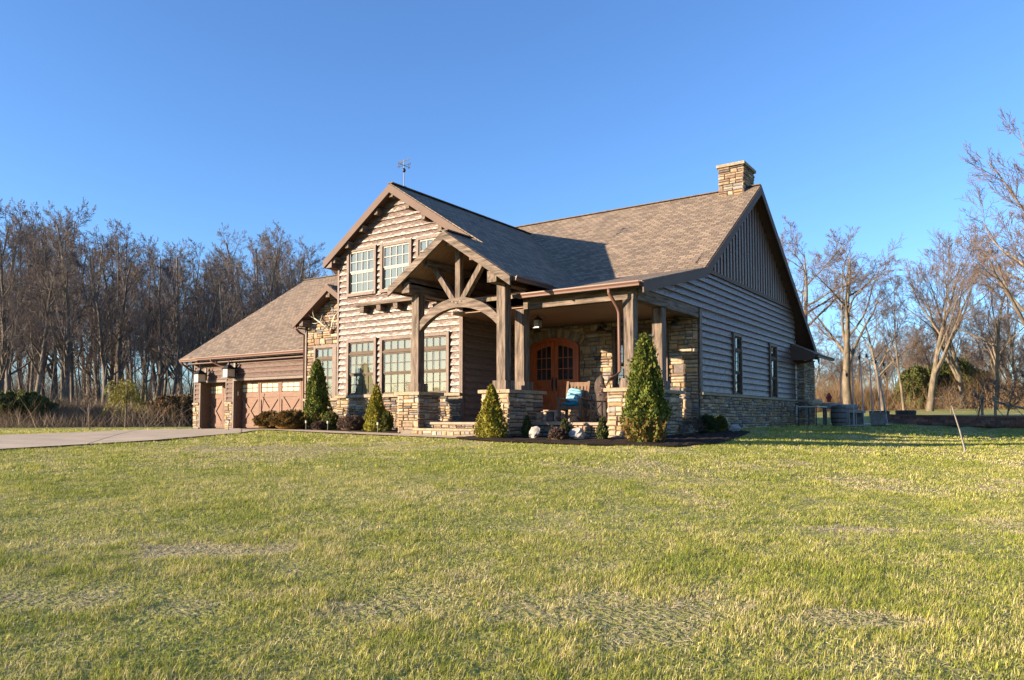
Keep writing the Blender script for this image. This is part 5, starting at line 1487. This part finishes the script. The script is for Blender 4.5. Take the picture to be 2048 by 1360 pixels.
def shrub(name, x, y, w, h, kind, label, cat='shrub', group=None, seed=1, dens=1.0, z=None):
    g = np.random.default_rng(seed)
    t = empty(name, (x, y, (zg(x, y) + .02) if z is None else z), 0, label, cat, group)
    rw = w / 2
    conic = kind in ('arbor', 'spruce', 'dwarf')
    pal = dict(arbor=[(.090, .125, .018), (.125, .150, .022), (.060, .088, .016), (.150, .135, .028)],
               spruce=[(.20, .205, .020), (.145, .165, .016), (.255, .225, .028), (.21, .155, .022)],
               dwarf=[(.050, .070, .018), (.080, .100, .024), (.035, .050, .016), (.09, .075, .03)],
               box=[(.085, .105, .020), (.060, .085, .016), (.130, .135, .028), (.12, .09, .03)],
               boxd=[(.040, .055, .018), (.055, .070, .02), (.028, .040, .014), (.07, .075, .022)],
               red=[(.145, .072, .020), (.175, .085, .020), (.095, .060, .018), (.090, .085, .022)],
               brown=[(.115, .070, .048), (.090, .055, .042), (.140, .090, .062), (.075, .05, .04)],
               willow=[(.26, .24, .045), (.21, .20, .035), (.30, .26, .06), (.18, .15, .04)],
               juniper=[(.055, .075, .022), (.075, .095, .028), (.095, .10, .026), (.12, .10, .035)],
               hedge=[(.12, .062, .028), (.15, .085, .038), (.09, .055, .03), (.085, .08, .03)])[kind]
    pal = np.array(pal)
    if conic:
        N = int({'arbor': 9000, 'spruce': 7000, 'dwarf': 2200}[kind] * dens)
        u = g.uniform(0, 1, N) ** .8
        prof = {'arbor': lambda u: np.where(u < .18, .72 + .28 * u / .18, np.power(np.clip(1 - (u - .18) / .82, 0, 1), .62)), 'spruce': lambda u: np.where(u < .12, .8 + .2 * u / .12, np.power(np.clip(1 - (u - .12) / .88, 0, 1), .80)), 'dwarf': lambda u: np.where(u < .3, .75 + .25 * u / .3, np.power(np.clip(1 - (u - .3) / .7, 0, 1), .6))}[kind]
        th = g.uniform(0, 2 * np.pi, N)
        lump = 1 + .11 * np.sin(5 * th + 9 * u + seed) + .09 * np.sin(9 * th - 17 * u + 1) + .08 * np.sin(23 * u + 3 * th) + .22 * (vnoise(th * 3, u * 14, 1.0, seed) - .5)
        rho = rw * prof(u) * lump * (1 - .30 * g.uniform(0, 1, N) ** 2.2) + g.normal(0, .012, N) + rw * .16 * np.clip(g.normal(-1.2, 1, N), 0, 2)
        P = np.stack([rho * np.cos(th), rho * np.sin(th), u * h], 1)
        D = np.stack([np.cos(th) * .55, np.sin(th) * .55, np.full(N, .9)], 1) + g.normal(0, .45, (N, 3))
        core = [(rw * .80 * float(prof(np.array(q))) , q * h) for q in (.0, .05, .18, .3, .45, .6, .75, .88, .96)]
        size = {'arbor': .085, 'spruce': .06, 'dwarf': .055}[kind]
    else:
        N = int({'box': 3600, 'boxd': 3600, 'red': 7500, 'brown': 4500, 'willow': 1, 'juniper': 9000, 'hedge': 9000}[kind] * dens)
        ct = g.uniform(-.35, 1, N); th = g.uniform(0, 2 * np.pi, N); st_ = np.sqrt(1 - np.clip(ct, -1, 1) ** 2)
        lump = 1 + .08 * np.sin(6 * th + 5 * ct) + .07 * np.sin(11 * th - 9 * ct)
        if kind in ('red', 'juniper', 'hedge'): lump = lump + .10 * np.sin(4 * th + 2 + 7 * ct)
        rho = lump * (1 - .28 * g.uniform(0, 1, N) ** 2)
        P = np.stack([rw * rho * st_ * np.cos(th), rw * rho * st_ * np.sin(th), h * .42 + h * .58 * rho * ct], 1); P[:, 2] = np.maximum(P[:, 2], .01)
        D = np.stack([st_ * np.cos(th), st_ * np.sin(th), ct + .5], 1) + g.normal(0, .6, (N, 3))
        core = [(rw * .50, 0), (rw * .78, h * .15), (rw * .80, h * .42), (rw * .68, h * .65), (rw * .42, h * .82), (.02, h * .88)]
        size = {'juniper': .28, 'hedge': .22, 'red': .06, 'brown': .045}.get(kind, .05)
    tint = pal[g.integers(0, 4, N)] * g.uniform(.75, 1.3, (N, 1))
    if kind == 'arbor':      # winter bronzing near the foot of the plant
        low = (P[:, 2] < h * .22) & (g.uniform(0, 1, N) < .55); tint[low] = np.array((.15, .085, .028)) * g.uniform(.7, 1.3, (low.sum(), 1))
    if kind == 'spruce':
        old = g.uniform(0, 1, N) < .16; tint[old] = np.array((.20, .12, .025)) * g.uniform(.8, 1.2, (old.sum(), 1))
    link('foliage', cloud('foliage', P, D, size, tint, seed=seed, aspect=.55), t)
    mb = MB(); mb.lathe(core, 18); me = mb.mesh('inner_growth', FOL, True)
    a = me.color_attributes.new('tint', 'FLOAT_COLOR', 'POINT'); c = np.ones((len(me.vertices), 4), np.float32); c[:, :3] = pal.mean(0); a.data.foreach_set('color', c.ravel())
    link('inner_growth', me, t)
    mb = MB(); mb.tube([(0, 0, -.1), (0, 0, h * .3)], max(.015, w * .04), 6); mb.build('stem', STEM, t)
    return t

shrub('arborvitae', -19.16, 16.5, .84, 2.28, 'arbor', 'tall narrow dark green arborvitae beside the stone wing window', 'shrub', 'conical evergreens', 1)
shrub('arborvitae', -7.31, 15.95, .98, 2.50, 'arbor', 'tall full green arborvitae before the porch corner post', 'shrub', 'conical evergreens', 2, 1.7)
shrub('dwarf_spruce', -16.17, 16.2, .72, 1.42, 'spruce', 'yellow green cone shrub between the front windows and left pier', 'shrub', 'conical evergreens', 3)
shrub('dwarf_spruce', -11.19, 15.25, .78, 1.36, 'spruce', 'yellow green cone shrub before the pier right of the entry steps', 'shrub', 'conical evergreens', 4, 1.2)
shrub('boxwood', -15.80, 16.25, .42, .62, 'box', 'small green round shrub leaning on the cone shrub left of the entry', seed=5)
shrub('boxwood', -18.27, 16.3, .54, .58, 'box', 'round yellow green clipped shrub beside the narrow arborvitae', seed=6)
shrub('barberry', -17.22, 16.2, .84, .47, 'brown', 'wide brown leafless dome shrub below the first window', seed=7)
shrub('barberry', -18.40, 15.95, .46, .28, 'brown', 'small brown leafless mound at the foot of the narrow arborvitae', seed=8)
shrub('red_yew', -21.30, 16.3, .95, .58, 'red', 'smaller rust red spreading shrub beside the driveway', seed=9)
shrub('red_yew', -19.85, 16.05, 1.30, .60, 'red', 'wider rust red spreading shrub before the stone wing', seed=10, dens=1.3)
shrub('dwarf_holly', -10.61, 16.0, .28, .56, 'dwarf', 'small dark upright shrub beside the right entry pier', seed=11)
shrub('dwarf_holly', -9.64, 16.25, .26, .50, 'dwarf', 'small dark upright shrub before the rocking chair', seed=12)
shrub('dwarf_holly', -8.53, 16.15, .26, .56, 'dwarf', 'small sunlit upright shrub left of the corner pier', seed=13)
shrub('barberry', -9.41, 15.55, .46, .30, 'brown', 'low brown mound shrub between the two white rocks', seed=14)
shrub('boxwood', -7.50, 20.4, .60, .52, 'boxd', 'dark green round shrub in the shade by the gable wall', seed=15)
shrub('boxwood', -7.50, 21.5, .40, .48, 'box', 'small yellow green shrub at the end of the side bed', seed=16)
for (x, y, s, lab) in ((-7.35, 18.3, .17, 'grey leafless shrub just right of the tall arborvitae'), (-7.55, 19.6, .25, 'taller bare twiggy shrub against the corner pier')):
    t = place_tree(PB, x, y, s, 1.0, lab, 'bare twiggy shrubs', 'bare_shrub', 'shrub')
    for a in (1.3, 2.7, 4.1):
        for me, nm in ((PB[0], 'stem'), (PB[1], 'twigs')):
            o = link(nm, me, t); o.rotation_euler = (.25 * math.cos(a), .25 * math.sin(a), a)
# junipers behind right trees and dark evergreens in the left wood
for k, (px, d, w, h, lab) in enumerate(((1835, 88, 3.8, 4.2, 'dark evergreen bush behind the slim straight tree'), (1905, 92, 5.2, 5.0, 'wide dark evergreen bush behind the forking tree'), (1955, 96, 4.0, 3.8, 'dark evergreen bush beyond the leaning stake'), (40, 60, 3.8, 2.2, 'dark evergreen bush at the left edge of the wood'), (105, 64, 3.0, 1.7, 'dark evergreen bush in the shade of the wood, right of the edge one'))):
    x, y = dirpos(px, d); shrub('evergreen_bush', x, y, w, h, 'juniper', lab, 'bush', 'dark evergreen bushes', 40 + k)
# rusty brush along the foot of the wood
for k, (px, d, w, h) in enumerate(((360, 60, 4.6, 2.1), (318, 61, 3.4, 1.7), (280, 63, 3.0, 1.2), (395, 62, 4.0, 2.0))):
    x, y = dirpos(px, d); shrub('rusty_bush', x, y, w, h, 'hedge', 'rusty brown leafy bush along the wood, %s' % ('right of the others, by the garage corner', 'tallest left of the garage', 'low and between the willow and the garage', 'touching the garage corner')[[3, 0, 2, 1].index(k) if False else (1, 0, 2, 3)[k]], 'bush', 'rusty bushes', 60 + k)
# weeping willow-like young tree
x, y = dirpos(252, 52)
t = empty('weeping_tree', (x, y, zg(x, y)), 0, 'small yellow green weeping tree on the grass before the wood', 'tree')
g = np.random.default_rng(77); mb = MB(); mb.tube([(0, 0, -.1), (.03, 0, 1.1), (0, .03, 2.3)], [.06, .05, .03], 7); mb.build('trunk', BARK_L, t)
P, D = [], []
for k in range(150):
    a = g.uniform(0, 6.28); rr_ = g.uniform(.3, 1.45); z0 = g.uniform(1.8, 3.1) - rr_ * .25; L_ = g.uniform(.5, 1.5); n_ = 22
    s = np.linspace(0, 1, n_); bx = np.cos(a) * rr_ * (0.25 + .75 * np.sqrt(s)); by = np.sin(a) * rr_ * (.25 + .75 * np.sqrt(s)); bz = z0 + .35 * np.sin(s * 1.6) - L_ * s ** 2
    P.append(np.stack([bx, by, bz], 1) + g.normal(0, .03, (n_, 3))); D.append(np.stack([np.full(n_, np.cos(a) * .3), np.full(n_, np.sin(a) * .3), .4 - 1.6 * s], 1) + g.normal(0, .3, (n_, 3)))
P, D = np.vstack(P), np.vstack(D); P[:, 2] = np.maximum(P[:, 2], .5)
pal = np.array([(.24, .22, .045), (.19, .18, .035), (.28, .24, .06), (.17, .13, .04)])
link('crown', cloud('crown', P, D, .17, pal[g.integers(0, 4, len(P))] * g.uniform(.7, 1.2, (len(P), 1)), aspect=.22, seed=3), t)
# brushwood along the wood edge: nobody could count it
def brush_strip(name, A, B, n, hmax, pal, seed, label, width=3.0):
    g = np.random.default_rng(seed); A, B = np.array(A, float), np.array(B, float)
    s = g.uniform(0, 1, n)[:, None]; b = A + (B - A) * s; d = (B - A) / np.linalg.norm(B - A); nrm = np.array([-d[1], d[0]])
    b = b + nrm * g.normal(0, width, n)[:, None] + d * g.normal(0, .5, n)[:, None]
    h = hmax * g.uniform(.25, 1, n) ** 1.5 * (.5 + .8 * vnoise(b[:, 0], b[:, 1], .25, seed))
    base = np.stack([b[:, 0], b[:, 1], zg_np(b[:, 0], b[:, 1])], 1)
    lean = g.normal(0, .55, (n, 3)); lean[:, 2] = 1
    tip = base + lean * h[:, None]
    side_ = g.normal(0, 1, (n, 3)); side_[:, 2] = 0; side_ /= np.linalg.norm(side_, axis=1)[:, None]; w = g.uniform(.006, .017, n)[:, None]
    mid = (base + tip) / 2 + g.normal(0, .12, (n, 3))
    V = np.stack([base - side_ * w, base + side_ * w, mid + side_ * w * .8, mid - side_ * w * .8, tip], 1).reshape(-1, 3)
    k = np.arange(n)[:, None] * 5
    F = np.vstack([np.hstack([k, k + 1, k + 2]), np.hstack([k, k + 2, k + 3]), np.hstack([k + 3, k + 2, k + 4])])
    pal = np.array(pal); c = pal[g.integers(0, len(pal), n)] * g.uniform(.7, 1.25, (n, 1))
    o = link(name, np_mesh(name, V, F, FOL, np.repeat(c, 5, 0))); return tag(o, label, 'brush', kind='stuff')
brush_strip('brushwood', dirpos(-40, 62), dirpos(400, 64), 42000, 1.9, [(.20, .14, .09), (.26, .19, .12), (.15, .10, .07), (.30, .22, .14)], 5, 'tangle of bare brown brushwood along the foot of the wood')
brush_strip('brushwood', dirpos(-60, 108), dirpos(640, 112), 26000, 9.0, [(.13, .10, .08), (.16, .125, .095), (.10, .08, .065), (.18, .135, .10)], 7, 'mass of thin grey brown saplings deep inside the wood', 5.0)
brush_strip('brushwood', dirpos(1600, 96), dirpos(2100, 92), 26000, 5.0, [(.22, .14, .08), (.26, .17, .09), (.18, .11, .07), (.20, .15, .07)], 6, 'tangle of sunlit tan brushwood behind the yard trees', 4.0)

# ---------------------------------------------------------------- lawn grass
def inside(poly, x, y):
    poly = list(poly); r = np.zeros(len(x), bool); j = len(poly) - 1
    for i in range(len(poly)):
        xi, yi = poly[i]; xj, yj = poly[j]
        c = ((yi > y) != (yj > y)) & (x < (xj - xi) * (y - yi) / (yj - yi + 1e-12) + xi); r ^= c; j = i
    return r
HARD = [DRIVE_NEAR + DRIVE_FAR[::-1], WALK_A + WALK_B[::-1], BEDR_A + BEDR_B[::-1], BEDL_A + BEDL_B[::-1], PATIO_A + PATIO_B[::-1],
        [(-14.95, 15.6), (-8, 15.6), (-8, 17), (-7.9, 32), (-32.5, 34), (-32.5, 20.2), (-22, 20.2), (-22, 18), (-19.4, 17.5), (-15, 17.5)]]
PATCH = [(-12.9, 9.8, 2.0, .9), (-2.05, 4.0, .62, .30), (-1.75, 3.8, .45, .26), (-4.8, 2.35, .55, .28), (-4.2, 2.6, .3, .2), (-2.5, 13.05, 1.0, .22), (-1.2, 8.1, .6, .2), (-5.4, 3.6, .5, .2), (-.9, 4.6, .35, .15), (-3.2, 3.3, .3, .15)]
def bare(x, y):
    k = np.zeros(len(x)); c, s = math.cos(R(34.7)), math.sin(R(34.7))
    for (px, py, a, b) in PATCH:
        dx, dy = x - px, y - py; u = dx * c + dy * s; v = -dx * s + dy * c
        e = np.sqrt((u / a) ** 2 + (v / b) ** 2) + 1.1 * (vnoise(x, y, 3.0, 8) - .5) + .7 * (vnoise(x, y, 9.0, 18) - .5)
        k = np.maximum(k, .92 * (1 - sstep(.45, 1.35, e)))
    n = vnoise(x, y, .55, 3) * .5 + vnoise(x, y, 1.6, 4) * .3 + vnoise(x, y, 5.0, 5) * .2
    return np.maximum(k, .6 * sstep(.58, .80, n))
def grass(r0, r1, dens, hgt, wid, seed, segs, th0=-36.5, th1=36.5):
    g = np.random.default_rng(seed)
    n = int(dens * .5 * (r1 * r1 - r0 * r0) * R(th1 - th0))
    r = np.sqrt(g.uniform(r0 * r0, r1 * r1, n)); a = g.uniform(R(th0), R(th1), n)
    x = -np.sin(R(34.7) + a) * r; y = np.cos(R(34.7) + a) * r
    # gather blades into loose tufts of random size
    per = 16; nt = n // per + 1
    rr2 = np.sqrt(g.uniform(r0 * r0, r1 * r1, nt)); aa = g.uniform(R(th0), R(th1), nt)
    ti = g.integers(0, nt, n); tuft = g.uniform(0, 1, n) < .7
    sg = (.030 if r0 < 9 else .05) * g.uniform(.5, 1.6, nt)
    tx = -np.sin(R(34.7) + aa) * rr2; ty = np.cos(R(34.7) + aa) * rr2
    x = np.where(tuft, tx[ti] + g.normal(0, 1, n) * sg[ti], x); y = np.where(tuft, ty[ti] + g.normal(0, 1, n) * sg[ti], y)
    th_ = np.where(tuft, g.uniform(.7, 1.35, nt)[ti], .8); tq = np.where(tuft, g.normal(0, .22, nt)[ti], 0)
    keep = np.ones(n, bool)
    for pg_ in HARD: keep &= ~inside(pg_, x, y)
    bk = bare(x, y)
    dn = vnoise(x, y, 2.2, 12) * .6 + vnoise(x, y, 6.5, 13) * .4
    keep &= g.uniform(0, 1, n) > bk * .15
    keep &= g.uniform(0, 1, n) < .55 + .9 * dn
    x, y, bk, dn, th_, tq = x[keep], y[keep], bk[keep], dn[keep], th_[keep], tq[keep]; n = len(x); z = zg_np(x, y)
    hh = hgt * (.45 + .95 * dn) * g.uniform(.45, 1.35, n) * (1 - .62 * bk) * th_
    az = g.uniform(0, 2 * np.pi, n); ln = g.uniform(.15, 1.15, n)
    wind = np.array([.18, .10])
    dx = np.cos(az) * ln + wind[0]; dy = np.sin(az) * ln + wind[1]
    sx, sy = -np.sin(az + g.normal(0, .5, n)), np.cos(az)
    w = wid * g.uniform(.6, 1.4, n)
    base = np.stack([x, y, z - .01], 1); S = np.stack([sx, sy, np.zeros(n)], 1) * w[:, None]
    tip = base + np.stack([dx * hh * .75, dy * hh * .75, hh / np.sqrt(1 + .3 * ln ** 2)], 1)
    pal = np.array([(.325, .335, .050), (.25, .285, .036), (.435, .41, .088), (.53, .46, .16), (.66, .54, .29), (.17, .22, .028)])
    q = g.uniform(.12, .92, n) - .75 * bk + tq
    lush = vnoise(x, y, .9, 21) * .6 + vnoise(x, y, 3.1, 22) * .4
    q = q + .62 * (lush - .5) + .38 * (vnoise(x, y, 7.0, 23) - .5) + .02
    idx = np.select([q < .12, q < .30, q < .48, q < .70, q < .92], [4, 3, 2, 0, 1], 5)
    c = pal[idx] * g.uniform(.8, 1.2, (n, 1))
    # fallen straw lying between the blades
    lie = g.uniform(0, 1, n) < .08 + .28 * bk; ml = lie.sum(); la = g.uniform(0, 6.28, ml); ll = g.uniform(.02, .065, ml)
    base[lie, 2] += g.uniform(.006, .022, ml); tip[lie] = base[lie] + np.stack([np.cos(la) * ll, np.sin(la) * ll, g.uniform(-.004, .018, ml)], 1)
    S[lie] = np.stack([-np.sin(la), np.cos(la), g.uniform(-.8, .8, ml)], 1) * (wid * .8)
    hh[lie] = .002; dx[lie] = np.cos(la) * 4; dy[lie] = np.sin(la) * 4
    c[lie] = np.array([(.58, .48, .32), (.48, .40, .27), (.66, .55, .38), (.40, .33, .23)])[g.integers(0, 4, ml)] * g.uniform(.8, 1.2, (ml, 1))
    if segs == 1:
        V = np.stack([base - S, base + S, tip], 1).reshape(-1, 3); F = np.arange(3 * n).reshape(n, 3); return V, F, np.repeat(c, 3, 0)
    mid = base + np.stack([dx * hh * .28, dy * hh * .28, hh * .58], 1); mid[lie] = (base[lie] + tip[lie]) / 2
    V = np.stack([base - S, base + S, mid + S * .75, mid - S * .75, tip], 1).reshape(-1, 3); k = np.arange(n)[:, None] * 5
    F = np.vstack([np.hstack([k, k + 1, k + 2]), np.hstack([k, k + 2, k + 3]), np.hstack([k + 3, k + 2, k + 4])])
    return V, F, np.repeat(c, 5, 0)
Vs, Fs, Cs, b0 = [], [], [], 0
for args in ((2.6, 7.0, 11500, .040, .0016, 1, 3), (7.0, 12.0, 6200, .040, .0029, 2, 1), (12.0, 18.0, 2700, .043, .0055, 3, 1), (18.0, 27.0, 1000, .048, .010, 4, 1), (27.0, 46.0, 130, .06, .022, 5, 1),
             (2.0, 10.0, 1500, .05, .0065, 6, 1, -66, -36.5), (2.0, 10.0, 1500, .05, .0065, 7, 1, 36.5, 60), (10.0, 24.0, 420, .05, .014, 8, 1, -66, -36.5), (10.0, 20.0, 420, .05, .014, 9, 1, 36.5, 55)):
    V, F, C_ = grass(*args); Vs.append(V); Fs.append(F + b0); Cs.append(C_); b0 += len(V)
gr = link('grass', np_mesh('grass', np.vstack(Vs), np.vstack(Fs), GRASS, np.vstack(Cs)))
tag(gr, 'short spring grass blades covering the lawn', 'grass', kind='stuff')
